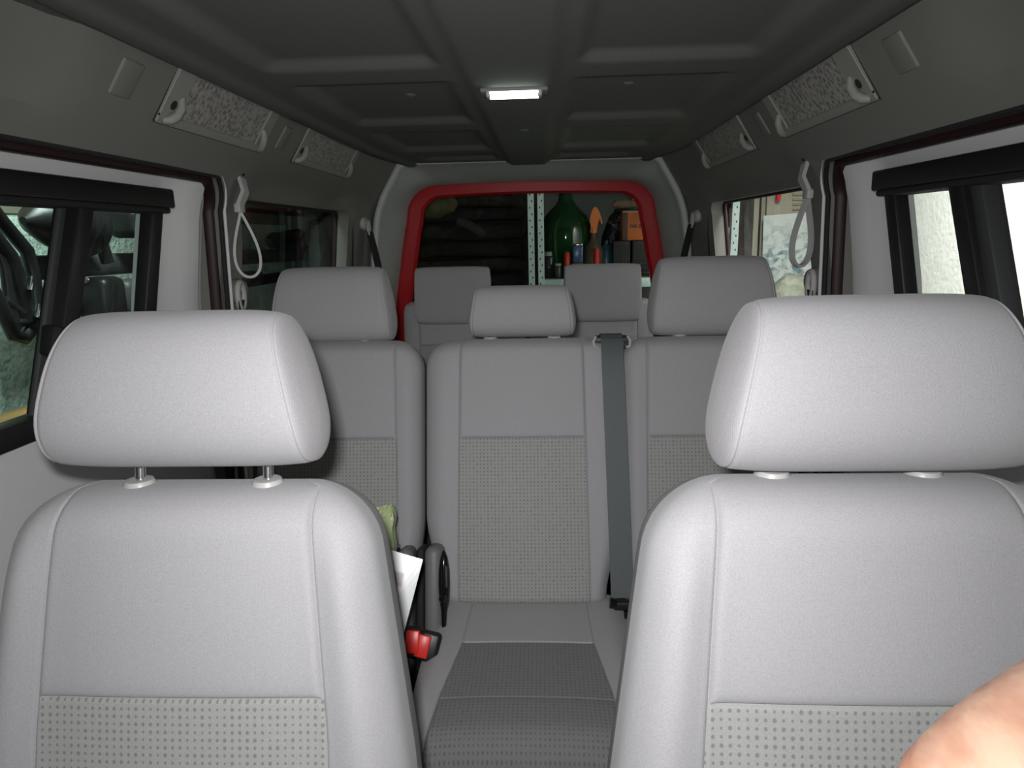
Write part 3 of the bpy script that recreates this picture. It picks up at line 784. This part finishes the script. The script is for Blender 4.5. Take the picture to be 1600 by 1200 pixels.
ZN = zincmat(); ZP = mat('galvanised_steel_edge', (.62, .82, .80), .5, .2, noise=.06, nscale=60)
SY = 4.15
def upright(name_lab, px0, px1, py0, py1, Y, z0=-.45, z1=2.1, par=None):
    a = at(px0, py0, Y); b = at(px1, py1, Y); d = (b-a)/(b.z-a.z)
    p0 = a + d*(z0-a.z); p1 = a + d*(z1-a.z); L = (p1-p0).length; dd = (p1-p0).normalized()
    bm = bmesh.new(); add_box(bm, (0, 0, 0), (.036, .003, L), None, 0); add_box(bm, (.0165 if 835 < px0 < 900 else -.0165, .018, 0), (.003, .036, L), None, 0)
    e = empty('shelf_upright', (p0+p1)/2, name_lab, 'shelf post', 'perforated shelf uprights')
    o = from_bm('perforated_angle', bm, ZN); o.parent = e
    e.rotation_euler = dd.to_track_quat('Z', 'Y').to_euler(); e.rotation_euler.z = 0
    o.rotation_euler = (0, 0, 0)
    return e
upright('left one of the two bright perforated steel uprights behind the rear window', 820, 830, 305, 438, SY)
upright('right one of the two bright perforated steel uprights behind the rear window', 836, 845, 305, 438, SY-.01)
zs = at(940, 434, SY).z
xs0 = at(846, 434, SY).x
sh = empty('storage_shelf', (.45, SY+.2, zs), 'pale steel shelf board carrying the green demijohn and bottles', 'shelf')
box('shelf_board', (xs0+.46, SY+.22, zs-.006), (.92, .44, .012), mat('dusty_shelf_board', (.22, .18, .12), .8, noise=.2, nscale=20), sh, bev=.002)
box('shelf_edge', (xs0+.46, SY-.004, zs-.030), (.92, .006, .052), ZP, sh, bev=.001)
sh2 = empty('dark_storage_shelf', (-.6, SY+.3, .6), 'dark shelf holding the stack of folded dark textiles', 'shelf')
box('shelf_board', (-.68, SY+.27, .60), (1.2, .5, .02), M['darkgrey'], sh2, bev=.002)
box('added_backdrop', (-.62, SY+.62, .95), (1.3, .02, 1.5), mat('backdrop_dark', (.03, .03, .028), .9), sh2, bev=.002)  # added dark sheet, stands in for the dark between and behind the blankets

# demijohn
gm = NT('green_bottle_glass'); b = gm.b
b.inputs['Base Color'].default_value = (.012, .075, .018, 1); b.inputs['Roughness'].default_value = .08; b.inputs['Transmission Weight'].default_value = .35; b.inputs['Coat Weight'].default_value = .6
gm = gm.m
DX, DY = at(884, 370, SY+.20).x, SY+.20
k = .0039*1.04
dj = empty('demijohn', (DX, DY, zs), 'large green glass demijohn with a narrow neck on the shelf', 'bottle')
lathe('glass_body', [(.10, 0), (.125, .012), (.140, .05), (.150, .12), (.158, .20), (.160, .26), (.152, .31), (.128, .355), (.092, .395), (.060, .425), (.043, .455), (.036, .50), (.034, .56)], (DX, DY, zs), gm, dj, 48)
lathe('bottle_neck', [(.040, .56), (.043, .565), (.043, .60), (.036, .607), (.030, .607)], (DX, DY, zs), gm, dj, 32)
# spray bottle
Y_ = SY+.09; p = at(927, 432, Y_); x_, z_ = p.x, zs
sb = empty('spray_bottle', (x_, Y_, z_), 'brownish spray bottle with an orange trigger head beside the demijohn', 'spray bottle')
PB = mat('cloudy_brown_plastic', (.10, .08, .05), .4, noise=.15, nscale=20)
lathe('bottle_body', [(.045, 0), (.056, .006), (.058, .03), (.058, .13), (.053, .165), (.035, .20), (.018, .225), (.015, .25), (.015, .262)], (x_, Y_, z_), PB, sb, 32)
OR = mat('orange_plastic', (.85, .22, .02), .4)
th = prism('trigger_head', [(x_+a*.0039, Y_-.013, z_+b_*.0039) for a, b_ in ((-5, 66), (5, 66), (6, 78), (9, 86), (12, 78), (14, 80), (9, 96), (4, 104), (-1, 102), (-4, 94), (-6, 84), (-4, 76))], (0, .026, 0), OR, sb, .003)
lathe('collar', [(.018, .255), (.018, .285), (.012, .29)], (x_, Y_, z_), OR, sb, 20)
# aerosol cans
RC = mat('red_can_cap', (.65, .03, .02), .35); WC = mat('white_can_body', (.62, .66, .64), .35, .1)
for px, r_, h_, lb, yy in ((932, .021, .118, 'white can with a tall red cap in front of the spray bottle', SY+.03), (886, .019, .105, 'short pale tube with a red cap in front of the demijohn', SY+.03)):
    p = at(px, 430, yy); c = empty('spray_can', (p.x, yy, zs), lb, 'can', 'red-capped cans on the shelf')
    lathe('can_body', [(r_, 0), (r_, h_*.62), (r_*.9, h_*.66)], (p.x, yy, zs), WC, c, 24)
    lathe('cap', [(r_*.95, h_*.64), (r_*.93, h_*1.3), (r_*.7, h_*1.42), (.001, h_*1.43)], (p.x, yy, zs), RC, c, 24)
# blue tin on a small beige box
p = at(903, 425, SY+.04)
o = box('small_box', (p.x, SY+.05, zs+.042), (.070, .05, .084), mat('beige_card', (.35, .30, .20), .8)); tag(o, 'small beige box under the blue tin on the shelf', 'box')
bt = empty('blue_tin', (p.x, SY+.05, zs+.085), 'small blue tin with chrome corners standing on the beige box', 'tin')
box('tin_body', (p.x, SY+.05, zs+.136), (.062, .045, .100), mat('blue_grey_tin', (.10, .14, .28), .3, .3, noise=.3, nscale=40), bt, bev=.010)
box('tin_lid', (p.x+.004, SY+.05, zs+.190), (.045, .035, .014), M['chrome'], bt, bev=.004)
# jars
JG = mat('smoky_jar_glass', (.06, .065, .06), .08, Transmission_Weight=.3)
for px, r_, h_, yy, lb in ((858, .036, .15, SY+.10, 'dark glass jar with a grey lid next to the steel upright'), (872, .022, .085, SY+.03, 'small glass jar in front of the demijohn, beside the lidded jar')):
    p = at(px, 430, yy); j = empty('glass_jar', (p.x, yy, zs), lb, 'jar', 'glass jars on the shelf')
    lathe('jar_body', [(r_*.9, 0), (r_, .01), (r_, h_*.8), (r_*.8, h_*.88)], (p.x, yy, zs), JG, j, 28)
    lathe('lid', [(r_*.85, h_*.86), (r_*.88, h_), (r_*.7, h_*1.03), (.001, h_*1.03)], (p.x, yy, zs), mat('grey_lid', (.35, .36, .34), .4), j, 28)
# dark jar/tools above, behind upright
p = at(853, 325, SY+.3); o = box('black_case', (p.x-.06, SY+.34, zs+.22), (.07, .06, .44), M['black_soft'], bev=.015); tag(o, 'tall black case standing between the steel upright and the demijohn', 'case')
# dark plastic crates
for px, lb in ((971, 'dark ribbed plastic crate nearer the spray bottle, under the orange box'), (1001, 'dark ribbed plastic crate farther right under the orange box')):
    p = at(px, 430, SY+.08); cr_ = empty('plastic_crate', (p.x, SY+.14, zs), lb, 'crate', 'ribbed crates under the orange box')
    box('crate_body', (p.x, SY+.15, zs+.1025), (.100, .14, .205), mat('dark_crate_plastic', (.012, .013, .013), .5), cr_, bev=.004)
    bm = bmesh.new()
    for i in range(7): add_box(bm, (p.x, SY+.078, zs+.02+i*.027), (.096, .006, .007), None, .001, 1)
    for i in range(5): add_box(bm, (p.x-.04+i*.02, SY+.078, zs+.1), (.005, .005, .18), None, .001, 1)
    from_bm('crate_ribs', bm, mat('crate_rib_plastic', (.024, .026, .026), .45), cr_)
# blue plastic bottle behind
p = at(948, 405, SY+.2); o = lathe('blue_bottle', [(.05, 0), (.055, .01), (.055, .13), (.04, .17), (.015, .19), (.014, .21)], (p.x, SY+.21, zs), mat('blue_bottle_plastic', (.04, .13, .18), .3), None, 24)
tag(o, 'dull blue bottle standing between the spray bottle and the crates', 'bottle')
# orange box with writing
p0 = at(972, 375, SY+.10); p1 = at(1040, 333, SY+.10); zc0 = zs+.207
ob = empty('orange_box', (p0.x+.12, SY+.16, zc0), 'orange cardboard box with black lettering lying on the crates', 'box')
wd = .18; hh = p1.z-p0.z
box('carton', (p0.x+wd/2, SY+.16, zc0+.082), (wd, .15, .160), mat('orange_carton', (.70, .17, .03), .45, noise=.25, nscale=9), ob, bev=.004)
box('carton_flap', (p0.x+.015, SY+.083, zc0+.082), (.030, .004, .158), mat('brown_carton_side', (.10, .05, .02), .5), ob, bev=.001)
box('carton_lid', (p0.x+wd/2, SY+.16, zc0+.165), (wd, .15, .01), mat('pale_carton_top', (.50, .42, .30), .6), ob, bev=.001)
def text(nm, body, loc, size, m, parent, rot=(math.pi/2, 0, 0), ext=.0008):
    c = bpy.data.curves.new(nm, 'FONT'); c.body = body; c.size = size; c.extrude = ext; c.space_character = 1.15; c.offset = .001
    o = bpy.data.objects.new(nm, c); COL.objects.link(o); o.location = loc; o.rotation_euler = rot
    bpy.context.view_layer.update(); me = bpy.data.meshes.new_from_object(o.evaluated_get(bpy.context.evaluated_depsgraph_get()))
    bpy.data.objects.remove(o); q = bpy.data.objects.new(nm, me); COL.objects.link(q); q.location = Vector(loc)-(parent.location if parent else Vector()); q.rotation_euler = rot
    me.materials.clear(); me.materials.append(m); q.parent = parent; return q
text('carton_lettering', 'OA ZI', (p0.x+.042, SY+.0825, zc0+.075), .026, M['black'], ob)
lathe('carton_emblem', [(.024, 0), (.024, .001), (.001, .0012)], (p0.x+.145, SY+.084, zc0+.115), mat('red_white_print', (.55, .25, .25), .5), ob, 24, (0, -1, 0))
# black bag leaning, rolled brown rug above
bm = bmesh.new(); add_tube(bm, [(p0.x-.06, SY+.25, zs+.12), (p0.x-.05, SY+.25, zs+.22), (p0.x-.02, SY+.25, zs+.32), (p0.x+.06, SY+.24, zs+.40), (p0.x+.2, SY+.24, zs+.43)], [.055, .06, .055, .06, .03], 14)
o = from_bm('black_bag', bm, mat('black_bag_plastic', (.012, .015, .018), .3, bump=1, bscale=20, bdist=.02)); tag(o, 'crumpled black bag behind the orange box', 'bag')
p = at(962, 318, SY+.15)
rg_ = empty('rolled_mat', (p.x+.1, SY+.2, p.z), 'brown and beige rolled mat lying above the orange box', 'mat')
bm = bmesh.new(); add_tube(bm, [(p.x-.02, SY+.16, p.z-.008), (p.x, SY+.16, p.z-.004), (p.x+.12, SY+.18, p.z), (p.x+.24, SY+.2, p.z+.01)], [.012, .026, .028, .028], 16, True, None)
from_bm('mat_roll', bm, mat('brown_felt', (.24, .17, .10), .9, noise=.3, nscale=20), rg_)
box('mat_sheet', (p.x+.17, SY+.19, p.z+.032), (.16, .14, .02), mat('beige_felt', (.42, .38, .28), .9, noise=.2, nscale=30), rg_, Matrix.Rotation(R(-7), 3, 'Y'), .006)
o = box('black_folder', (p.x+.12, SY+.2, p.z-.045), (.24, .12, .012), M['black_soft'], None, Matrix.Rotation(R(4), 3, 'Y'), .004); tag(o, 'thin black folder between the orange box and the rolled mat', 'folder')

# stack of dark folded textiles left of the uprights
DT = [mat('dark_textile', c, .95, noise=.35, nscale=12, bump=1, bscale=25, bdist=.02) for c in ((.020, .019, .017), (.028, .027, .024), (.016, .017, .016), (.030, .024, .018))]
z = .612; i = 0
words_ = ['lowest', 'second from the bottom', 'third from the bottom', 'fourth from the bottom', 'fifth from the bottom', 'sixth from the bottom', 'seventh from the bottom', 'topmost']
while i < 8:
    h = [.11, .09, .10, .08, .09, .10, .07, .09][i]
    bm = bmesh.new(); add_box(bm, (0, 0, 0), (.78+random.uniform(-.05, .03), .34, h*.93), None, h*.42, 4)
    bmesh.ops.subdivide_edges(bm, edges=[e for e in bm.edges if e.calc_length() > .1], cuts=9, use_grid_fill=True)
    for v in bm.verts:
        v.co.z += .012*math.sin(v.co.x*9+i*2)*(.5) + random.uniform(-.002, .002); v.co.y += .01*math.sin(v.co.x*14+i)
        v.co += Vector((-.44+random.uniform(-.002, .002), SY+.26+random.uniform(-.003, .003), z+h/2+.004))
    o = from_bm('folded_blanket', bm, DT[i % 4]); tag(o, 'dark folded blanket behind the rear window, %s of its pile' % words_[i], 'blanket', 'dark blankets piled behind the van')
    z += h+.010; i += 1
p = at(690, 324, SY+.03)
bm = bmesh.new(); add_tube(bm, [(p.x-.20, SY+.03, p.z-.02), (p.x-.15, SY+.02, p.z-.01), (p.x-.02, SY+.02, p.z), (p.x+.06, SY+.02, p.z+.02), (p.x+.09, SY+.02, p.z+.03)], [.02, .055, .06, .055, .02], 16)
o = from_bm('olive_sack', bm, mat('olive_canvas', (.11, .10, .045), .9, noise=.3, nscale=15, bump=1, bscale=20, bdist=.02)); tag(o, 'olive brown rolled sack lying on top of the dark blankets', 'sack')
bm = bmesh.new(); a, b_ = at(715, 345, SY+.04), at(757, 368, SY+.04); add_tube(bm, [a, a.lerp(b_, .5)+Vector((0, -.01, .01)), b_], [.022, .028, .024], 12)
o = from_bm('cloth_strap', bm, mat('grey_strap_cloth', (.05, .05, .047), .9)); tag(o, 'dark grey rolled strap lying diagonally across the blanket pile', 'strap')

# right of the van: locker with poster, upright, jacket, tarpaulin
LY = 3.95
x0, x1 = at(1192, 350, LY).x, at(1285, 350, LY).x
zt_ = 1.75; CR = mat('beige_locker_paint', (.40, .37, .29), .5, noise=.06, nscale=6)
lc = empty('locker', ((x0+x1)/2, LY+.2, -.45), 'beige metal locker with louvres and a poster beside the rear quarter window', 'locker')
box('locker_body', ((x0+x1)/2+.02, LY+.24, .65), (x1-x0+.10, .40, 2.2), CR, lc, bev=.006)
dr = box('locker_door', ((x0+x1)/2+.02, LY+.025, .65), (x1-x0+.0, .022, 2.16), CR, lc, bev=.004)
box('corner_post', (x0-.036, LY+.03, .65), (.036, .03, 2.2), CR, lc, bev=.003)
box('door_gap', (x0-.008, LY+.035, .65), (.008, .02, 2.16), M['black_soft'], lc, bev=0)
bm = bmesh.new()
for i in range(5):
    p = at(1248, 296+i*7.6, LY); add_box(bm, (p.x+.03, LY+.010, p.z), (.12, .012, .010), Matrix.Rotation(R(25), 3, 'X'), .003)
from_bm('louvre', bm, CR, dr)
def postermat():
    t = NT('pale_mountain_poster'); b = t.b; b.inputs['Roughness'].default_value = .4
    tc = t.new('ShaderNodeTexCoord'); mp = t.new('ShaderNodeMapping'); mp.inputs['Scale'].default_value = (1.4, 2.6, 1); mp.inputs['Rotation'].default_value = (0, 0, R(35)); t.link(tc.outputs['UV'], mp.inputs[0])
    n = t.new('ShaderNodeTexNoise', Scale=3.2, Detail=7.0, Roughness=.6); n.inputs['Distortion'].default_value = .8; t.link(mp.outputs[0], n.inputs['Vector'])
    sp = t.new('ShaderNodeSeparateXYZ'); t.link(tc.outputs['UV'], sp.inputs[0])
    low = t.math('MINIMUM', t.math('MAXIMUM', t.math('MULTIPLY_ADD', sp.outputs[1], -1.6, 1.65), 0.15), 1.)
    f = t.math('MULTIPLY', t.math('MINIMUM', t.math('MAXIMUM', t.math('MULTIPLY_ADD', n.outputs[0], 6., -2.7), 0.), 1.), low)
    c = t.mix(f, (.78, .82, .80), (.16, .27, .34))
    n2 = t.new('ShaderNodeTexNoise', Scale=6., Detail=3.0); t.link(tc.outputs['UV'], n2.inputs['Vector'])
    g = t.math('MULTIPLY', t.math('MINIMUM', t.math('MAXIMUM', t.math('MULTIPLY_ADD', n2.outputs[0], 6., -3.4), 0.), 1.), low)
    t.link(t.mix(t.math('MULTIPLY', g, .45), c, (.60, .48, .46)), b.inputs['Base Color']); return t.m
P4 = [at(1190, 446, LY), at(1272, 440, LY), at(1272, 331, LY), at(1193, 337, LY)]
P4 = [Vector((p.x, LY-.001, p.z)) for p in P4]
o = quad_sheet('poster', P4, .0015, postermat(), sag=0); tag(o, 'pale blue and white scenic poster on the beige locker', 'poster')
p = at(1218, 300, LY-.02)
sd_ = empty('screwdriver', (p.x, LY-.005, p.z), 'black tool with a red tip hanging on the locker above the poster', 'tool')
tube('handle', [(p.x, LY-.006, p.z+.10), (p.x, LY-.006, p.z+.0)], .014, M['black'], sd_, 14)
tube('red_tip', [(p.x, LY-.006, p.z+.0), (p.x, LY-.006, p.z-.02), (p.x-.002, LY-.006, p.z-.045)], .013, M['buckle_red'], sd_, 14)
upright('bright perforated steel upright seen through the right rear quarter window', 1145, 1144, 300, 398, LY-.15)
o = box('dark_jacket', (at(1166, 350, LY+.05).x-.01, LY+.06, 1.02), (.12, .10, 1.3), mat('dark_brown_cloth', (.05, .045, .042), .95, noise=.5, nscale=14, bump=1, bscale=12, bdist=.04), bev=.04, seg=4); tag(o, 'dark coat hanging between the steel upright and the beige locker', 'coat')
p = at(1131, 365, LY+.1); ro = lathe('metal_fitting', [(.02, -1.45), (.012, -1.43), (.012, 0), (.014, .05), (.022, .055), (.022, .09), (.010, .095), (.010, .17), (.024, .175), (.026, .21), (.001, .22)], (p.x, LY+.05, p.z-.18), mat('pale_zinc', (.55, .60, .56), .4, .4), None, 20)
tag(ro, 'pale zinc fitting standing left of the steel upright', 'fitting')
bm = bmesh.new(); a, b_ = at(1195, 462, 3.6), at(1285, 448, 3.6)
add_tube(bm, [a+Vector((-.15, 0, -.16)), a+Vector((0, 0, -.07)), a.lerp(b_, .4)+Vector((0, 0, .0)), b_+Vector((.02, .02, -.03)), b_+Vector((.2, .03, -.05))], [.05, .07, .085, .075, .04], 16)
for v in bm.verts: v.co += Vector((random.uniform(-.006, .006), random.uniform(-.006, .006), random.uniform(-.01, .01)))
o = from_bm('tarpaulin', bm, mat('grey_green_tarpaulin', (.30, .31, .25), .8, noise=.35, nscale=14, bump=1, bscale=14, bdist=.03)); tag(o, 'crumpled grey-green tarpaulin below the poster', 'tarpaulin')
p = at(1262, 437, 3.72); o = box('blue_cloth', (p.x, 3.72, p.z-.02), (.14, .06, .05), mat('blue_cloth_fibre', (.05, .20, .32), .8, noise=.3, nscale=30), None, Matrix.Rotation(R(-25), 3, 'Y'), .02, 3); tag(o, 'small blue cloth between the poster and the tarpaulin', 'cloth')
tb = empty('work_table', (1.22, 3.75, -.4), 'dark low bench under the tarpaulin beside the locker', 'bench')
zt_ = at(1240, 478, 3.65).z
box('bench_top', (1.22, 3.66, zt_-.02), (.75, .42, .03), M['darkgrey'], tb, bev=.004)
for sx in (-1, 1):
    for sy in (-1, 1): box('leg', (1.22+sx*.34, 3.66+sy*.17, (zt_-.50)/2), (.04, .04, zt_+.43), M['darkgrey'], tb, bev=.004)

# left of the van: things hanging on and standing along the garage wall
BK = M['black']; XL = -1.45
def L(px, py, X=XL): return atx(px, py, X)
cf = empty('bicycle_carrier', L(30, 450), 'black folded bicycle carrier hanging at the far left outside the sliding door', 'carrier')
tube('outer_tube', [L(*p) for p in ((-40, 290), (2, 345), (42, 392), (52, 430), (57, 480), (55, 508), (38, 528), (22, 524), (2, 480), (-25, 430))], .020, BK, cf, 12)
tube('inner_tube', [L(*p) for p in ((-20, 360), (12, 400), (30, 445), (46, 500))], .026, BK, cf, 12)
tube('cross_tube', [L(*p) for p in ((5, 470), (30, 488), (54, 476))], .016, BK, cf, 12)
tube('cross_tube', [L(*p) for p in ((14, 505), (34, 504), (52, 500))], .014, BK, cf, 12)
tube('side_tube', [L(*p) for p in ((-20, 330), (8, 420), (14, 470), (26, 515))], .014, BK, cf, 12)
for q in ((31, 443), (43, 486)): lathe('chrome_clamp', [(.010, -.02), (.012, 0), (.010, .02)], L(*q)+Vector((.03, 0, 0)), M['chrome'], cf, 12, (0, .3, 1))
def saddle(lab, pts, X, rr, nm='bicycle_saddle'):
    bm = bmesh.new(); add_tube(bm, [L(*p, X) for p in pts], rr, 18); o = from_bm(nm, bm, BK); tag(o, lab, 'saddle', 'black bicycle saddles'); return o
saddle('black bicycle saddle outside the left sliding window, nose towards the carrier', ((36, 345), (50, 343), (75, 345), (105, 350), (132, 355), (150, 358)), -1.5, [.012, .045, .075, .10, .10, .05])
saddle('black bicycle saddle seen through the left rear quarter window', ((420, 378), (428, 377), (445, 376), (465, 372), (478, 368)), -1.5, [.02, .05, .055, .06, .025])
cs = empty('wall_rack', L(300, 415, -1.55), 'long dark rack rail running along the left garage wall', 'rack')
a, b_ = L(135, 418, -1.58), L(490, 418, -1.58)
tube('rack_rail', [(-1.58, a.y-.3, a.z+.01), (-1.58, 4.9, a.z-.01)], .0, M['darkgrey'], cs, 12, (.03, .04))
tube('upper_rail', [(-1.60, a.y-.3, 1.33), (-1.60, 4.9, 1.33)], .014, M['black'], cs, 12)
tube('lower_rail', [(-1.60, a.y-.3, a.z-.14), (-1.60, 4.9, a.z-.14)], .0, M['black'], cs, 12, (.03, .03))
for px, w_, nm, lb, pt, pb in ((205, .14, 'hanging_bag', 'black bag hanging high outside the left window, beside the frame', 325, 372), (160, .13, 'black_case', 'black case on the rack directly behind the window mullion', 432, 500), (200, .16, 'tool_bag', 'dark bag on the rack near the rear edge of the left window', 436, 492), (245, .16, 'dark_box', 'dark box on the rack farther back behind the window frame', 440, 500), (385, .22, 'rack_bag', 'dark soft bag on the rack seen below the quarter window saddle', 424, 446)):
    p = L(px, (pt+pb)/2, -1.5); h = abs(L(px, pt, -1.5).z-L(px, pb, -1.5).z)
    o = box(nm, p, (.12, w_, h), M['black'] if px != 200 else M['darkgrey'], bev=.03, seg=3); tag(o, lb, 'bag' if 'bag' in nm else 'case')
o = tube('slanted_strut', [L(140, 340, -1.5), L(158, 378, -1.5), L(168, 410, -1.5)], .022, BK); tag(o, 'black slanted strut behind the left window mullion', 'strut')
lathe('reflector', [(.012, 0), (.010, .006), (.001, .009)], L(133, 437, -1.35), M['chrome'], cs, 16, (1, -1, 0))
for i, (px, r_) in enumerate(((452, .018), (466, .020))):
    p = L(px, 340, -1.62); o = tube('wall_pipe', [(p.x, p.y, -.4), (p.x, p.y, 2.3)], r_, mat('grey_pipe', (.22, .25, .23), .4)); tag(o, 'grey vertical pipe on the left garage wall, %s of the pair' % ('nearer' if i == 0 else 'farther'), 'pipe', 'vertical wall pipes')
p = L(500, 400, -1.45); o = lathe('water_canister', [(.07, -.2), (.075, -.19), (.075, .10), (.06, .15), (.03, .18), (.025, .2)], p, mat('cloudy_canister', (.20, .27, .25), .3, noise=.2, nscale=10), None, 28); tag(o, 'cloudy grey-green canister seen through the left rear quarter window', 'canister')
o = tube('black_hose', [L(478, 385, -1.3), L(480, 350, -1.32), L(496, 345, -1.34), L(512, 332, -1.36)], .016, BK); tag(o, 'black hose curving above the grey-green canister', 'hose')
o = box('wooden_beam', (-1.45, L(10, 678).y+.4, L(10, 678, -1.45).z-.01), (.10, 2.2, .11), mat('golden_wood', (.30, .17, .05), .6, noise=.3, nscale=9)); tag(o, 'golden brown wooden beam low outside the left window', 'beam')
o = box('dark_bench', (-1.45, L(10, 678).y+.4, -.05), (.36, 2.2, .82+2*(L(10, 678, -1.45).z-.46)), M['black_soft'], bev=.01); tag(o, 'dark bench supporting the wooden beam outside the left window', 'bench')

# ------------------------------------------------------------------ person: bare forearm and hand, lower right corner
def skinmat():
    t = NT('skin'); b = t.b; b.inputs['Roughness'].default_value = .5; b.inputs['Subsurface Weight'].default_value = .15; b.inputs['Subsurface Radius'].default_value = (.01, .004, .002); b.inputs['Subsurface Scale'].default_value = .5
    tc = t.new('ShaderNodeTexCoord'); mp = t.new('ShaderNodeMapping'); mp.inputs['Scale'].default_value = (1, .5, 1); mp.inputs['Rotation'].default_value = (0, R(25), 0); t.link(tc.outputs['Object'], mp.inputs[0])
    n = t.new('ShaderNodeTexNoise', Scale=45., Detail=3.0); t.link(mp.outputs[0], n.inputs['Vector'])
    f = t.math('MINIMUM', t.math('MAXIMUM', t.math('MULTIPLY_ADD', n.outputs[0], 3., -1.), 0.), 1.)
    t.link(t.mix(f, (.42, .21, .14), (.58, .38, .27)), b.inputs['Base Color'])
    bp = t.new('ShaderNodeBump', Strength=.8, Distance=.003); t.link(n.outputs[0], bp.inputs['Height']); t.link(bp.outputs[0], b.inputs['Normal'])
    return t.m
def skin_chain(nodes, edges, root):
    me = bpy.data.meshes.new('s'); me.from_pydata([n[0] for n in nodes], edges, [])
    o = bpy.data.objects.new('s', me); COL.objects.link(o)
    md = o.modifiers.new('skin', 'SKIN'); md.use_smooth_shade = True
    if not me.skin_vertices: me.attributes.new
    sb_ = o.modifiers.new('sub', 'SUBSURF'); sb_.levels = 2; sb_.render_levels = 2
    for i, n in enumerate(nodes):
        me.skin_vertices[0].data[i].radius = n[1] if isinstance(n[1], tuple) else (n[1], n[1]); me.skin_vertices[0].data[i].use_root = (i == root)
    bpy.context.view_layer.update()
    r = bpy.data.meshes.new_from_object(o.evaluated_get(bpy.context.evaluated_depsgraph_get())); bpy.data.objects.remove(o); return r
def build_arm():
    # wrist bent over, hand hanging down below the frame, forearm rising out to the right
    D = .34
    W = at(1560, 1180, D); K = at(1500, 1200, D)
    P = lambda px, py, Y: at(px, py, Y)
    nodes = [(P(2100, 1010, .42), (.056, .056)), (P(1880, 1070, .39), (.054, .052)), (P(1700, 1150, .36), (.050, .048)), (P(1550, 1228, .345), (.049, .043)), (P(1500, 1330, .34), (.046, .034)), (P(1500, 1430, .34), (.043, .027))]
    ed = [(0, 1), (1, 2), (2, 3), (3, 4), (4, 5)]
    base = nodes[5][0]
    down = (nodes[5][0]-nodes[4][0]).normalized(); sidev = RT.copy(); sidev = (sidev-down*sidev.dot(down)).normalized(); curl = sidev.cross(down).normalized()
    if curl.dot(FW) < 0: curl = -curl
    for i, (off, ln) in enumerate(((-.028, .072), (-.009, .080), (.010, .075), (.028, .058))):
        a = base+sidev*off+down*.010; i0 = len(nodes)
        nodes.append((a, .0105)); ed.append((5, i0))
        p = a; ang = R(8+i*3)
        for s_, r_ in ((.45, .0095), (.3, .0088), (.25, .0075)):
            p = p+(down*math.cos(ang)-curl*math.sin(ang))*ln*s_; ang += R(24); nodes.append((p, r_)); ed.append((len(nodes)-2, len(nodes)-1))
    t0 = nodes[4][0]-sidev*.030; i0 = len(nodes)
    nodes.append((t0, .013)); ed.append((4, i0)); p = t0+down*.03-sidev*.018-curl*.01; nodes.append((p, .011)); ed.append((i0, i0+1)); p = p+down*.028-sidev*.006-curl*.008; nodes.append((p, .009)); ed.append((i0+1, i0+2))
    me = skin_chain(nodes, ed, 1)
    o = bpy.data.objects.new('person', me); COL.objects.link(o); me.materials.append(skinmat())
    for pl in me.polygons: pl.use_smooth = True
    return o
o = build_arm(); tag(o, 'bare forearm and bent wrist of a person in the lower right corner', 'person')
